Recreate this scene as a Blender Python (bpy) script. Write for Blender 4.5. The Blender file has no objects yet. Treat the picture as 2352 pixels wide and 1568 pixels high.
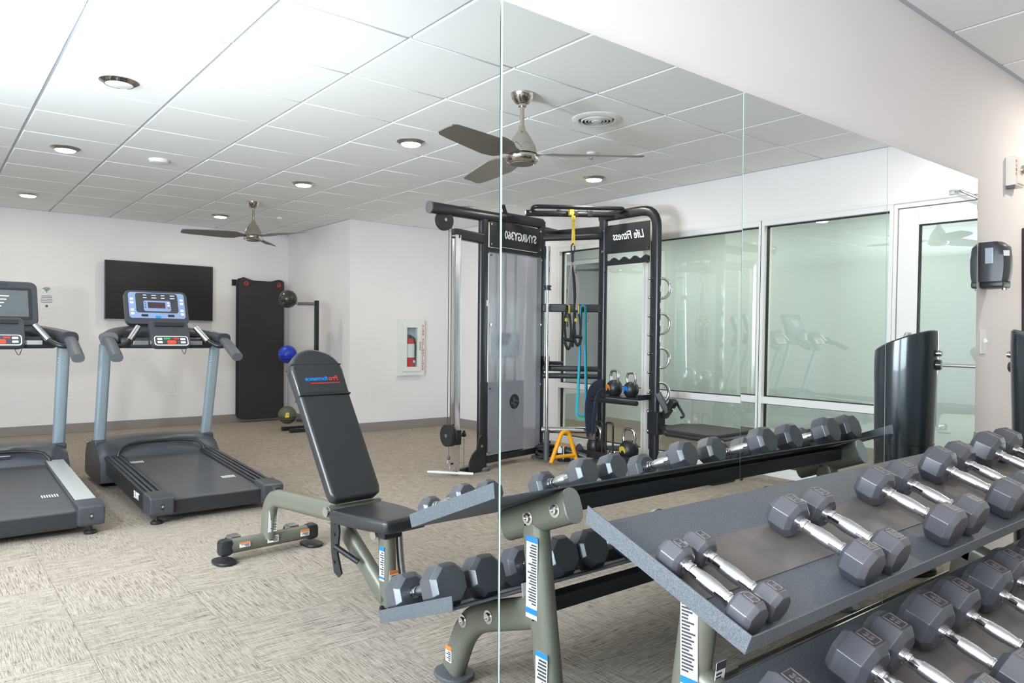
import bpy, bmesh, math, random
from mathutils import Vector, Matrix, Euler
R = math.radians
random.seed(7)
scn = bpy.context.scene
C = scn.collection
# ------------------------------------------------------------------ camera
F_PX, TH, HORIZON, CAM_H = 1675.83, 0.89344, 796.58, 1.1103
cam_d = bpy.data.cameras.new('camera'); cam = bpy.data.objects.new('camera', cam_d); C.objects.link(cam)
cam_d.sensor_width = 36.0; cam_d.lens = 36.0*F_PX/2352.0; cam_d.shift_y = (HORIZON-784.0)/2352.0
cam_d.clip_start = 0.02
cam.location = (0, 0, CAM_H); cam.rotation_euler = (R(90), 0, TH-R(90))
scn.camera = cam
# ------------------------------------------------------------------ world, light, exposure
w = bpy.data.worlds.new('daylight'); scn.world = w; w.use_nodes = True
w.node_tree.nodes['Background'].inputs[0].default_value = (0.75, 0.86, 1.0, 1)
w.node_tree.nodes['Background'].inputs[1].default_value = 2.0
scn.view_settings.view_transform = 'Standard'; scn.view_settings.look = 'None'
scn.view_settings.gamma = 1.0; scn.view_settings.use_curve_mapping = False
scn.view_settings.exposure = EXPOSURE = 0.40
def light(name, kind, loc, energy, col, target=None, **kw):
    d = bpy.data.lights.new(name, kind); d.energy = energy; d.color = col
    for k, v in kw.items(): setattr(d, k, v)
    o = bpy.data.objects.new(name, d); C.objects.link(o); o.location = loc
    if target is not None:
        o.rotation_euler = (Vector(target)-Vector(loc)).to_track_quat('-Z', 'Y').to_euler()
    return o
# the camera flash whose shadows fall away from the viewpoint, and daylight in the windows of the left wall
light('camera_flash', 'SPOT', (-0.22, -0.12, 1.32), 170, (0.92, 0.96, 1.0), (2.3, -4.0, 2.3),
      spot_size=R(150), spot_blend=0.9, shadow_soft_size=0.05)
light('window_daylight', 'AREA', (-2.18, -0.10, 1.42), 215, (0.83, 0.91, 1.0), (3.0, -0.10, 1.42),
      shape='RECTANGLE', size=2.1, size_y=1.70)
H = 2.524           # ceiling
MY = 1.3129         # mirror plane
WY = MY+0.018       # wall behind the mirror
TVY, FY, XR, XA, XL = -7.1195, -5.2618, 5.394, 3.9613, -2.2
# ------------------------------------------------------------------ materials
def srgb(r, g, b):
    f = lambda c: c/12.92 if c <= 0.04045 else ((c+0.055)/1.055)**2.4
    return (f(r/255), f(g/255), f(b/255), 1)
def mat(name, col, rough=0.5, metal=0.0, spec=0.5, noise=0.0, nscale=40.0, bump=0.0, bscale=200.0, emit=None, alpha=None, coat=0.0, trans=0.0):
    m = bpy.data.materials.new(name); m.use_nodes = True
    nt = m.node_tree; b = nt.nodes['Principled BSDF']
    if len(col) == 3: col = srgb(*col)
    b.inputs['Base Color'].default_value = col
    b.inputs['Roughness'].default_value = rough; b.inputs['Metallic'].default_value = metal
    b.inputs['Specular IOR Level'].default_value = spec
    if coat: b.inputs['Coat Weight'].default_value = coat
    if trans: b.inputs['Transmission Weight'].default_value = trans
    if emit:
        b.inputs['Emission Color'].default_value = emit[0]; b.inputs['Emission Strength'].default_value = emit[1]
    if alpha is not None: b.inputs['Alpha'].default_value = alpha
    tc = None
    if noise or bump:
        tc = nt.nodes.new('ShaderNodeTexCoord')
    if noise:
        n = nt.nodes.new('ShaderNodeTexNoise'); n.inputs['Scale'].default_value = nscale; n.inputs['Detail'].default_value = 6
        nt.links.new(tc.outputs['Object'], n.inputs['Vector'])
        r = nt.nodes.new('ShaderNodeMix'); r.data_type = 'RGBA'
        lo = [max(0, c*(1-noise)) for c in col[:3]]+[1]; hi = [min(1, c*(1+noise)) for c in col[:3]]+[1]
        r.inputs[6].default_value = lo; r.inputs[7].default_value = hi
        mr = nt.nodes.new('ShaderNodeMapRange'); mr.inputs[1].default_value = 0.3; mr.inputs[2].default_value = 0.7
        nt.links.new(n.outputs['Fac'], mr.inputs[0]); nt.links.new(mr.outputs[0], r.inputs[0])
        nt.links.new(r.outputs[2], b.inputs['Base Color'])
    if bump:
        n2 = nt.nodes.new('ShaderNodeTexNoise'); n2.inputs['Scale'].default_value = bscale; n2.inputs['Detail'].default_value = 3
        nt.links.new(tc.outputs['Object'], n2.inputs['Vector'])
        bp = nt.nodes.new('ShaderNodeBump'); bp.inputs['Strength'].default_value = bump; bp.inputs['Distance'].default_value = 0.002
        nt.links.new(n2.outputs['Fac'], bp.inputs['Height']); nt.links.new(bp.outputs[0], b.inputs['Normal'])
    return m
M = {}
M['wall'] = mat('wall_paint', (231, 226, 225), 0.75, noise=0.015, nscale=3, bump=0.05, bscale=260)
M['tile'] = mat('ceiling_tile', (240, 240, 239), 0.9, noise=0.02, nscale=300, bump=0.12, bscale=500)
M['grid'] = mat('ceiling_grid', (182, 187, 193), 0.5)
M['base'] = mat('baseboard_vinyl', (140, 130, 125), 0.6)
M['white'] = mat('white_plastic', (232, 230, 226), 0.4)
M['frame'] = mat('window_frame_white', (226, 224, 222), 0.35)
M['gasket'] = mat('black_gasket', (22, 22, 22), 0.6)
M['chrome'] = mat('chrome', (225, 225, 228), 0.12, 1.0)
M['knurl'] = mat('knurled_chrome', (196, 198, 202), 0.30, 1.0, bump=0.3, bscale=900)
M['nickel'] = mat('polished_nickel', (198, 192, 184), 0.1, 1.0)
M['steel'] = mat('brushed_steel', (190, 190, 190), 0.32, 1.0)
M['rubber'] = mat('dumbbell_rubber', (74, 75, 81), 0.34, spec=0.95, noise=0.06, nscale=30, bump=0.06, bscale=150)
M['plate'] = mat('rubber_number_plate', (74, 72, 73), 0.4, spec=0.5)
M['digit'] = mat('raised_digit', (118, 112, 108), 0.35)
M['shelf'] = mat('shelf_powder_coat', (86, 91, 97), 0.45, spec=0.5, noise=0.42, nscale=380, bump=0.4, bscale=420)
M['matt'] = mat('shelf_liner', (104, 98, 95), 0.42, spec=0.5, noise=0.12, nscale=14, bump=0.08, bscale=90)
M['pewter'] = mat('pewter_frame', (112, 112, 100), 0.38, 0.25, spec=0.5, noise=0.03, nscale=500)
M['black'] = mat('black_plastic', (34, 35, 38), 0.4, spec=0.5, bump=0.05, bscale=400)
M['gloss'] = mat('glossy_black', (46, 53, 57), 0.20, spec=0.5, coat=0.4)
M['bframe'] = mat('black_frame_paint', (44, 45, 49), 0.3, 0.2, spec=0.5)
M['grey'] = mat('grey_rubber', (84, 86, 90), 0.5)
M['charcoal'] = mat('charcoal_plastic', (58, 60, 65), 0.38, spec=0.5, bump=0.04, bscale=500)
M['silverp'] = mat('silver_blue_paint', (158, 172, 180), 0.32, 0.45)
M['silver'] = mat('silver_rail', (196, 198, 196), 0.35, 0.3)
M['belt'] = mat('treadmill_belt', (70, 70, 73), 0.5, noise=0.06, nscale=60, bump=0.15, bscale=900)
M['vinyl'] = mat('bench_vinyl', (44, 44, 46), 0.34, spec=0.55, bump=0.1, bscale=420)
M['foam'] = mat('mat_foam', (47, 42, 44), 0.6, noise=0.08, nscale=25)
M['red'] = mat('red_print', (200, 48, 44), 0.5)
M['redp'] = mat('red_enamel', (205, 30, 24), 0.25, coat=0.3)
M['blue'] = mat('blue_print', (20, 118, 205), 0.5)
M['blueball'] = mat('blue_ball', (24, 62, 190), 0.35)
M['olive'] = mat('olive_ball', (88, 90, 72), 0.45, bump=0.3, bscale=60)
M['blkball'] = mat('black_ball', (62, 60, 57), 0.22, bump=0.1, bscale=60)
M['yellow'] = mat('yellow_print', (228, 208, 60), 0.5)
M['strap_y'] = mat('yellow_webbing', (214, 190, 70), 0.7, bump=0.4, bscale=500)
M['yframe'] = mat('yellow_enamel', (240, 166, 30), 0.35)
M['web'] = mat('black_webbing', (40, 40, 42), 0.7, bump=0.3, bscale=500)
M['webg'] = mat('grey_webbing', (150, 150, 150), 0.7, bump=0.3, bscale=500)
M['navy'] = mat('navy_webbing', (48, 54, 72), 0.65, bump=0.3, bscale=300)
M['teal'] = mat('teal_band', (8, 176, 160), 0.45)
M['cyan'] = mat('blue_band', (18, 150, 205), 0.45)
M['green'] = mat('green_band', (14, 140, 90), 0.45)
M['paper'] = mat('paper_label', (228, 228, 226), 0.5)
M['ink'] = mat('ink_print', (60, 62, 66), 0.6)
M['orange'] = mat('orange_print', (226, 124, 50), 0.5)
M['screen'] = mat('tv_screen', (34, 34, 34), 0.22, spec=0.5)
M['display'] = mat('display_screen', (92, 96, 98), 0.2)
M['led'] = mat('led_window', (70, 52, 56), 0.2)
M['panelblue'] = mat('console_overlay', (134, 152, 190), 0.4)
M['keyblue'] = mat('console_badge', (20, 140, 190), 0.3)
M['keyred'] = mat('stop_key', (220, 70, 40), 0.4)
M['keygreen'] = mat('start_key', (40, 170, 80), 0.4)
M['blade'] = mat('fan_blade', (112, 106, 98), 0.45, 0.1)
M['lens'] = mat('lit_lens', (255, 244, 228), 0.4, emit=((1.0, 0.90, 0.76, 1), 9.0))
M['lensoff'] = mat('unlit_lens', (232, 234, 236), 0.35)
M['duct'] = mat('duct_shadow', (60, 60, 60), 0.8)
M['edge'] = mat('mirror_edge_glass', (160, 188, 180), 0.12, spec=0.6)
M['hall'] = mat('corridor_wall', (192, 199, 199), 0.8)
M['hallfloor'] = mat('corridor_floor_plank', (122, 106, 94), 0.45, noise=0.2, nscale=6)
M['night'] = mat('dark_glazing', (18, 22, 22), 0.1)
M['cream'] = mat('cream_plastic', (228, 222, 210), 0.4)
M['cab'] = mat('cabinet_enamel', (222, 224, 218), 0.35)
M['smoke'] = mat('label_window', (170, 182, 192), 0.15)
def mix_glass(name, tint, refl, rough=0.0):
    m = bpy.data.materials.new(name); m.use_nodes = True; nt = m.node_tree
    for n in list(nt.nodes): nt.nodes.remove(n)
    out = nt.nodes.new('ShaderNodeOutputMaterial'); mx = nt.nodes.new('ShaderNodeMixShader')
    tr = nt.nodes.new('ShaderNodeBsdfTransparent'); tr.inputs[0].default_value = tint
    gl = nt.nodes.new('ShaderNodeBsdfGlossy'); gl.inputs['Roughness'].default_value = rough; gl.inputs[0].default_value = (0.95, 1.0, 0.97, 1)
    lw = nt.nodes.new('ShaderNodeLayerWeight'); lw.inputs[0].default_value = 0.5
    pw = nt.nodes.new('ShaderNodeMath'); pw.operation = 'POWER'; pw.inputs[1].default_value = 4.0; nt.links.new(lw.outputs['Facing'], pw.inputs[0])
    ma = nt.nodes.new('ShaderNodeMath'); ma.operation = 'ADD'; ma.inputs[1].default_value = refl; ma.use_clamp = True
    nt.links.new(pw.outputs[0], ma.inputs[0]); nt.links.new(ma.outputs[0], mx.inputs[0])
    nt.links.new(tr.outputs[0], mx.inputs[1]); nt.links.new(gl.outputs[0], mx.inputs[2]); nt.links.new(mx.outputs[0], out.inputs[0])
    return m
M['glass'] = mix_glass('window_glass', (0.94, 0.985, 0.965, 1), 0.15)
M['clear'] = mix_glass('clear_glass', (0.95, 0.97, 0.97, 1), 0.02)
M['shroud'] = mat('smoked_acrylic', (162, 163, 174), 0.12, spec=0.5, alpha=0.62)
def mirror_mat():
    m = bpy.data.materials.new('mirror_silver'); m.use_nodes = True; nt = m.node_tree
    for n in list(nt.nodes): nt.nodes.remove(n)
    out = nt.nodes.new('ShaderNodeOutputMaterial'); gl = nt.nodes.new('ShaderNodeBsdfGlossy')
    gl.inputs['Roughness'].default_value = 0.0; gl.inputs[0].default_value = (0.845, 0.895, 0.892, 1)
    nt.links.new(gl.outputs[0], out.inputs[0]); return m
M['mirror'] = mirror_mat()
def carpet_mat():
    m = bpy.data.materials.new('woven_carpet'); m.use_nodes = True; nt = m.node_tree; b = nt.nodes['Principled BSDF']
    tc = nt.nodes.new('ShaderNodeTexCoord')
    def streak(sx, sy, det):
        mp = nt.nodes.new('ShaderNodeMapping'); mp.inputs['Scale'].default_value = (sx, sy, 1)
        n = nt.nodes.new('ShaderNodeTexNoise'); n.inputs['Scale'].default_value = 1.0; n.inputs['Detail'].default_value = det
        info = nt.nodes.new('ShaderNodeObjectInfo')
        add = nt.nodes.new('ShaderNodeVectorMath'); add.operation = 'ADD'
        cmb = nt.nodes.new('ShaderNodeCombineXYZ'); mul = nt.nodes.new('ShaderNodeMath'); mul.operation = 'MULTIPLY'; mul.inputs[1].default_value = 37.0
        nt.links.new(info.outputs['Random'], mul.inputs[0]); nt.links.new(mul.outputs[0], cmb.inputs[2])
        nt.links.new(tc.outputs['Object'], mp.inputs[0]); nt.links.new(mp.outputs[0], add.inputs[0]); nt.links.new(cmb.outputs[0], add.inputs[1])
        nt.links.new(add.outputs[0], n.inputs['Vector'])
        return n
    a = streak(13, 330, 2); c = streak(260, 22, 2); e = streak(60, 700, 1)
    m1 = nt.nodes.new('ShaderNodeMath'); m1.operation = 'MULTIPLY'; m1.inputs[1].default_value = 0.6
    m2 = nt.nodes.new('ShaderNodeMath'); m2.operation = 'MULTIPLY_ADD'; m2.inputs[1].default_value = 0.22
    m3 = nt.nodes.new('ShaderNodeMath'); m3.operation = 'MULTIPLY_ADD'; m3.inputs[1].default_value = 0.18
    nt.links.new(a.outputs[0], m1.inputs[0]); nt.links.new(c.outputs[0], m2.inputs[0]); nt.links.new(m1.outputs[0], m2.inputs[2])
    nt.links.new(e.outputs[0], m3.inputs[0]); nt.links.new(m2.outputs[0], m3.inputs[2])
    cr = nt.nodes.new('ShaderNodeValToRGB'); el = cr.color_ramp.elements
    el[0].position = 0.36; el[0].color = srgb(98, 87, 78); el[1].position = 0.60; el[1].color = srgb(180, 168, 156)
    x = el.new(0.46); x.color = srgb(152, 140, 129)
    nt.links.new(m3.outputs[0], cr.inputs[0]); nt.links.new(cr.outputs[0], b.inputs['Base Color'])
    b.inputs['Roughness'].default_value = 0.95; b.inputs['Specular IOR Level'].default_value = 0.1
    bp = nt.nodes.new('ShaderNodeBump'); bp.inputs['Strength'].default_value = 0.35; bp.inputs['Distance'].default_value = 0.003
    nt.links.new(m3.outputs[0], bp.inputs['Height']); nt.links.new(bp.outputs[0], b.inputs['Normal'])
    return m
M['carpet'] = carpet_mat()
# ------------------------------------------------------------------ geometry helpers
def frame_from(d, up=Vector((0, 0, 1))):
    d = Vector(d).normalized()
    if abs(d.dot(up)) > 0.98: up = Vector((0, 1, 0))
    x = up.cross(d).normalized() if abs(up.cross(d).length) > 1e-6 else Vector((1, 0, 0))
    return x, d.cross(x).normalized()
class MB:
    """collects shapes; build() links them as one mesh object"""
    def __init__(s): s.bm = bmesh.new()
    def _merge(s, b):
        me = bpy.data.meshes.new('t'); b.to_mesh(me); b.free(); s.bm.from_mesh(me); bpy.data.meshes.remove(me); return s
    def box(s, c, d, bev=0.0, rot=None, seg=2):
        b = bmesh.new(); bmesh.ops.create_cube(b, size=1.0)
        bmesh.ops.scale(b, vec=d, verts=b.verts)
        if bev > 0: bmesh.ops.bevel(b, geom=b.edges[:], offset=min(bev, min(d)*0.49), segments=seg, profile=0.5, affect='EDGES')
        if rot is not None: bmesh.ops.rotate(b, cent=(0, 0, 0), matrix=Euler(rot).to_matrix(), verts=b.verts)
        bmesh.ops.translate(b, vec=c, verts=b.verts); return s._merge(b)
    def span(s, a, c, bev=0.0, seg=2):
        a, c = Vector(a), Vector(c); d = c-a
        return s.box((a+c)/2, (abs(d.x), abs(d.y), abs(d.z)), bev, None, seg)
    def cyl(s, p, q, r, r2=None, n=18, cap=True):
        return s.loft([(Vector(p), r), (Vector(q), r if r2 is None else r2)], n, cap)
    def loft(s, rings, n=18, cap=True):
        d = rings[-1][0]-rings[0][0]; x, y = frame_from(d)
        vs = []
        for p, r in rings:
            vs.append([s.bm.verts.new(p+x*(r*math.cos(2*math.pi*k/n))+y*(r*math.sin(2*math.pi*k/n))) for k in range(n)])
        for a, b in zip(vs[:-1], vs[1:]):
            for k in range(n): s.bm.faces.new((a[k], a[(k+1) % n], b[(k+1) % n], b[k]))
        if cap:
            s.bm.faces.new(vs[0][::-1]); s.bm.faces.new(vs[-1])
        return s
    def lathe(s, prof, c=(0, 0, 0), n=24, axis='z'):
        c = Vector(c); vs = []
        def pt(r, h, k):
            a = 2*math.pi*k/n; u, v = r*math.cos(a), r*math.sin(a)
            return c+Vector({'z': (u, v, h), 'y': (v, h, u), 'x': (h, u, v)}[axis])
        for r, h in prof:
            vs.append([s.bm.verts.new(pt(max(r, 1e-5), h, k)) for k in range(n)])
        for a, b in zip(vs[:-1], vs[1:]):
            for k in range(n): s.bm.faces.new((a[k], a[(k+1) % n], b[(k+1) % n], b[k]))
        if prof[0] != prof[-1]:                 # an open profile is capped, a closed one is a ring
            s.bm.faces.new(vs[0][::-1]); s.bm.faces.new(vs[-1])
        return s
    def tube(s, pts, r, n=12, closed=False, prof=None, up=(0, 0, 1), cap=True, scale=None):
        pts = [Vector(p) for p in pts]; N = len(pts)
        if prof is None: prof = [(r*math.cos(2*math.pi*k/n), r*math.sin(2*math.pi*k/n)) for k in range(n)]
        T = []
        for i in range(N):
            a = pts[(i-1) % N] if (closed or i > 0) else pts[i]; b = pts[(i+1) % N] if (closed or i < N-1) else pts[i]
            T.append((b-a).normalized())
        x, y = frame_from(T[0], Vector(up)); vs = []; prev = T[0]
        for i in range(N):
            if i:
                q = prev.rotation_difference(T[i]); x = q @ x; y = q @ y; prev = T[i]
            k = 1.0 if scale is None else scale[i]
            vs.append([s.bm.verts.new(pts[i]+x*(u*k)+y*(v*k)) for u, v in prof])
        m = len(prof)
        prs = list(zip(vs[:-1], vs[1:]))+([(vs[-1], vs[0])] if closed else [])
        for a, b in prs:
            for k in range(m): s.bm.faces.new((a[k], a[(k+1) % m], b[(k+1) % m], b[k]))
        if cap and not closed:
            s.bm.faces.new(vs[0][::-1]); s.bm.faces.new(vs[-1])
        return s
    def prism(s, poly, plane, lo, hi, bev=0.0):
        """poly 2-D in plane 'xy','xz','yz', extruded lo..hi along the third axis"""
        b = bmesh.new()
        f = {'xy': lambda u, v, h: (u, v, h), 'xz': lambda u, v, h: (u, h, v), 'yz': lambda u, v, h: (h, u, v)}[plane]
        A = [b.verts.new(f(u, v, lo)) for u, v in poly]; B = [b.verts.new(f(u, v, hi)) for u, v in poly]
        n = len(poly); fa = [b.faces.new(A[::-1]), b.faces.new(B)]
        for k in range(n): b.faces.new((A[k], A[(k+1) % n], B[(k+1) % n], B[k]))
        bmesh.ops.recalc_face_normals(b, faces=b.faces[:])
        if bev > 0: bmesh.ops.bevel(b, geom=[e for f_ in fa for e in f_.edges], offset=bev, segments=2, profile=0.5, affect='EDGES')
        return s._merge(b)
    def sphere(s, c, r, sc=(1, 1, 1), u=24, v=14):
        b = bmesh.new(); bmesh.ops.create_uvsphere(b, u_segments=u, v_segments=v, radius=r)
        bmesh.ops.scale(b, vec=sc, verts=b.verts); bmesh.ops.translate(b, vec=c, verts=b.verts); return s._merge(b)
    def quad(s, a, b, c, d):
        s.bm.faces.new([s.bm.verts.new(p) for p in (a, b, c, d)]); return s
    def xf(s, m):
        bmesh.ops.transform(s.bm, matrix=m, verts=s.bm.verts); return s
    def build(s, name, m, parent=None, sharp=38, smooth=True):
        bmesh.ops.recalc_face_normals(s.bm, faces=s.bm.faces[:])
        me = bpy.data.meshes.new(name); s.bm.to_mesh(me); s.bm.free()
        if smooth:
            me.polygons.foreach_set('use_smooth', [True]*len(me.polygons)); me.set_sharp_from_angle(angle=R(sharp))
        me.materials.append(M[m] if isinstance(m, str) else m)
        o = link(name, me, parent)
        if smooth:
            wn = o.modifiers.new('weighted_normal', 'WEIGHTED_NORMAL'); wn.keep_sharp = True
        return o
def link(name, me, parent=None):
    o = bpy.data.objects.new(name, me); C.objects.link(o)
    if parent is not None:
        o.parent = parent
        if parent.get('world_built'):        # parts were modelled in room coordinates; the thing's empty sits at its base
            me.transform(Matrix.Translation(-Vector(parent['world_built'])))
    return o
def tag(o, label, cat, group=None):
    o['label'] = label; o['category'] = cat
    if group: o['group'] = group
    return o
def thing(name, label, cat, loc=(0, 0, 0), rot=(0, 0, 0), group=None, world=False):
    o = bpy.data.objects.new(name, None); C.objects.link(o); o.location = loc; o.rotation_euler = rot
    o.empty_display_size = 0.05
    if world: o['world_built'] = tuple(loc)
    return tag(o, label, cat, group)
def struct(o): o['kind'] = 'structure'; return o
def dup(root, loc, rot=None, label=None, group=None):
    r = root.copy(); C.objects.link(r); r.location = loc
    if rot is not None: r.rotation_euler = rot
    if label: r['label'] = label
    if group: r['group'] = group
    for ch in root.children:
        c = ch.copy(); C.objects.link(c); c.parent = r
        for g in ch.children:
            d = g.copy(); C.objects.link(d); d.parent = c
    return r
def text(name, s, size, m, parent, mtx, depth=0.0006, sx=1.0, shear=0.0, align='CENTER', bold=0.0):
    cu = bpy.data.curves.new(name, 'FONT'); cu.body = s; cu.size = size; cu.align_x = align; cu.align_y = 'CENTER'
    cu.extrude = depth; cu.shear = shear; cu.offset = bold; cu.resolution_u = 3
    t = bpy.data.objects.new('t', cu); C.objects.link(t)
    dg = bpy.context.evaluated_depsgraph_get()
    me = bpy.data.meshes.new_from_object(t.evaluated_get(dg))
    bpy.data.objects.remove(t); bpy.data.curves.remove(cu)
    me.transform(Matrix.Scale(sx, 4, (1, 0, 0))); me.transform(mtx)
    me.materials.clear(); me.materials.append(M[m])
    return link(name, me, parent)
def plane_mtx(o, xdir, ydir):
    x = Vector(xdir).normalized(); y = Vector(ydir); y = (y-x*y.dot(x)).normalized(); z = x.cross(y)
    m = Matrix((x, y, z)).transposed().to_4x4(); m.translation = Vector(o); return m
def oval(w, h, n=6):
    """flat-oval section, w by h (h the straight-sided length)"""
    r = w/2; out = []
    for k in range(n+1): a = math.pi*k/n; out.append((r*math.cos(a), (h/2-r)+r*math.sin(a)))
    for k in range(n+1): a = math.pi+math.pi*k/n; out.append((r*math.cos(a), -(h/2-r)+r*math.sin(a)))
    return out
def rrect(w, h, r, n=4):
    out = []
    for cx, cy, a0 in ((w/2-r, h/2-r, 0), (-w/2+r, h/2-r, 90), (-w/2+r, -h/2+r, 180), (w/2-r, -h/2+r, 270)):
        for k in range(n+1): a = R(a0+90*k/n); out.append((cx+r*math.cos(a), cy+r*math.sin(a)))
    return out
def bez(p0, p1, p2, p3, n=10):
    p0, p1, p2, p3 = map(Vector, (p0, p1, p2, p3)); out = []
    for i in range(n+1):
        t = i/n; out.append(p0*(1-t)**3+p1*3*t*(1-t)**2+p2*3*t*t*(1-t)+p3*t**3)
    return out
def fillet(pts, r, n=6):
    """round the inner corners of a polyline"""
    pts = [Vector(p) for p in pts]; out = [pts[0]]
    for a, b, c in zip(pts[:-2], pts[1:-1], pts[2:]):
        u, v = (a-b), (c-b); d = min(r, u.length*0.49, v.length*0.49)
        p, q = b+u.normalized()*d, b+v.normalized()*d
        for k in range(n+1):
            t = k/n; out.append(p*(1-t)**2+b*2*t*(1-t)+q*t*t)
    out.append(pts[-1]); return out
def print_rows(mb, mtx, w, h, rows, seed, fill=0.62, left=True):
    """rows of short dark bars standing for unreadably small print on a label"""
    rnd = random.Random(seed); rh = h/rows
    for k in range(rows):
        y = h/2-(k+0.5)*rh; ln = w*rnd.uniform(0.45, 0.95)
        x0 = -w/2+(0 if left else (w-ln)/2)
        ps = [(x0, y-rh*fill/2, 0), (x0+ln, y-rh*fill/2, 0), (x0+ln, y+rh*fill/2, 0), (x0, y+rh*fill/2, 0)]
        mb.quad(*[mtx @ Vector(p) for p in ps])
def sticker(name, parent, o, xd, yd, w, h, head=None, rows=10, seed=1, foot=None, headh=0.1):
    """paper label with a coloured header band and rows of print, facing xd x yd"""
    m = plane_mtx(o, xd, yd)
    mb = MB(); mb.box((0, 0, 0), (w, h, 0.0008)); mb.xf(m); st = mb.build(name, 'paper', parent)
    if parent is not None and parent.get('world_built'): base = -Vector(parent['world_built'])
    else: base = Vector((0, 0, 0))
    mm = Matrix.Translation(base) @ m
    def band(nm, y, hh, mt):
        b = MB(); b.box((0, y, 0.0007), (w, hh, 0.0006)); b.xf(mm); o_ = b.build(nm, mt, st); return o_
    if head: band('header_band', h/2-h*headh/2, h*headh, head)
    if foot: band('footer_band', -h/2+h*0.09, h*0.07, foot)
    b = MB(); hh = h*(1-headh*1.3-(0.16 if foot else 0.04))
    cy = h/2-h*headh*1.2-hh/2
    print_rows(b, mm @ Matrix.Translation((0, cy, 0.0009)), w*0.86, hh, rows, seed); b.build('print_rows', 'ink', st)
    return st
# ------------------------------------------------------------------ room shell
def wall(name, boxes, m='wall'):
    mb = MB()
    for a, c in boxes: mb.span(a, c)
    return struct(mb.build(name, m, None, smooth=False))
T_ = 0.12
wall('wall_mirror', [((XL-T_, WY, 0), (XR+T_, WY+T_, H+0.1))])
wall('wall_tv', [((XL-T_, TVY-T_, 0), (XA+T_, TVY, H+0.1))])
wall('wall_jog', [((XA, TVY, 0), (XA+T_, FY-T_, H+0.1))])
wall('wall_extinguisher', [((XA, FY-T_, 0), (XR+T_, FY, H+0.1))])
W1, W2, W3, DR = (-3.21, -2.035), (-1.972, -0.885), (-0.832, 0.18), (0.232, 1.20)
WTOP = 2.062
wall('wall_right', [((XR, FY, 0), (XR+T_, -3.50, H+0.1)), ((XR, -3.50, 2.125), (XR+T_, WY, H+0.1)), ((XR, 1.255, 0), (XR+T_, WY, 2.125))])
LW = (-1.25, 1.05)
wall('wall_left', [((XL-T_, TVY, 0), (XL, LW[0], H+0.1)), ((XL-T_, LW[1], 0), (XL, WY, H+0.1)), ((XL-T_, LW[0], 0), (XL, LW[1], 0.50)), ((XL-T_, LW[0], 2.32), (XL, LW[1], H+0.1))])
def baseboard(name, a, c):
    mb = MB(); mb.span(a, c, 0.003); struct(mb.build(name, 'base'))
BH = 0.105
baseboard('baseboard_mirror', (XL, WY-0.012, 0), (XR, WY, 0.088))
baseboard('baseboard_tv', (XL, TVY, 0), (XA-0.012, TVY+0.012, BH))
baseboard('baseboard_jog', (XA-0.012, TVY, 0), (XA, FY+0.012, BH))
baseboard('baseboard_extinguisher', (XA-0.012, FY, 0), (XR-0.012, FY+0.012, BH))
baseboard('baseboard_right', (XR-0.012, FY, 0), (XR, -3.50, BH))
baseboard('baseboard_left', (XL, TVY+0.012, 0), (XL+0.012, WY-0.012, BH))
# ---- ceiling: lay-in tiles with a recessed grid
mb = MB(); mb.span((XL-T_, TVY-T_, H+0.030), (XR+T_, WY+T_, H+0.10)); ceiling = struct(mb.build('ceiling', 'tile', smooth=False))
GX, GY, GT = -0.0533, -0.3338, 0.6096
xs = [GX+GT*k for k in range(-4, 10)]; ys = [GY+GT*k for k in range(-12, 4)]
xs = [XL]+[x for x in xs if XL+0.03 < x < XR-0.03]+[XR]; ys = [TVY]+[y for y in ys if TVY+0.03 < y < WY-0.03]+[WY]
shared = {}
for i in range(len(xs)-1):
    for j in range(len(ys)-1):
        x0, x1, y0, y1 = xs[i], xs[i+1], ys[j], ys[j+1]
        if x0 > XA-0.3 and y1 < FY+0.05: continue
        if x0 > XA-0.3 and y0 < FY: y0 = FY
        a, b = x1-x0-0.018, y1-y0-0.012; key = (round(a, 3), round(b, 3))
        if key not in shared:
            mb = MB(); mb.box((0, 0, 0.009), (a, b, 0.018), 0.003, seg=1)
            o = mb.build('ceiling_tile', 'tile', ceiling); shared[key] = o.data
        else: o = link('ceiling_tile', shared[key], ceiling)
        o.location = ((x0+x1)/2, (y0+y1)/2, H)
for x in xs[1:-1]:
    mb = MB(); mb.span((x-0.012, TVY if x < XA else FY, H+0.011), (x+0.012, WY, H+0.032)); mb.build('grid_bar', 'grid', ceiling, smooth=False)
for y in ys[1:-1]:
    mb = MB(); mb.span((XL, y-0.0115, H+0.0105), (XR if y > FY else XA, y+0.0115, H+0.031)); mb.build('grid_bar', 'grid', ceiling, smooth=False)
mb = MB()
mb.span((XL, WY-0.020, H-0.001), (XR, WY, H+0.012)).span((XR-0.020, FY, H-0.001), (XR, WY, H+0.012)).span((XL, TVY, H-0.001), (XA, TVY+0.02, H+0.012)).span((XA, FY, H-0.001), (XR, FY+0.02, H+0.012)).span((XA-0.02, TVY, H-0.001), (XA, FY+0.02, H+0.012))
mb.build('wall_angle', 'grid', ceiling, smooth=False)
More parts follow.
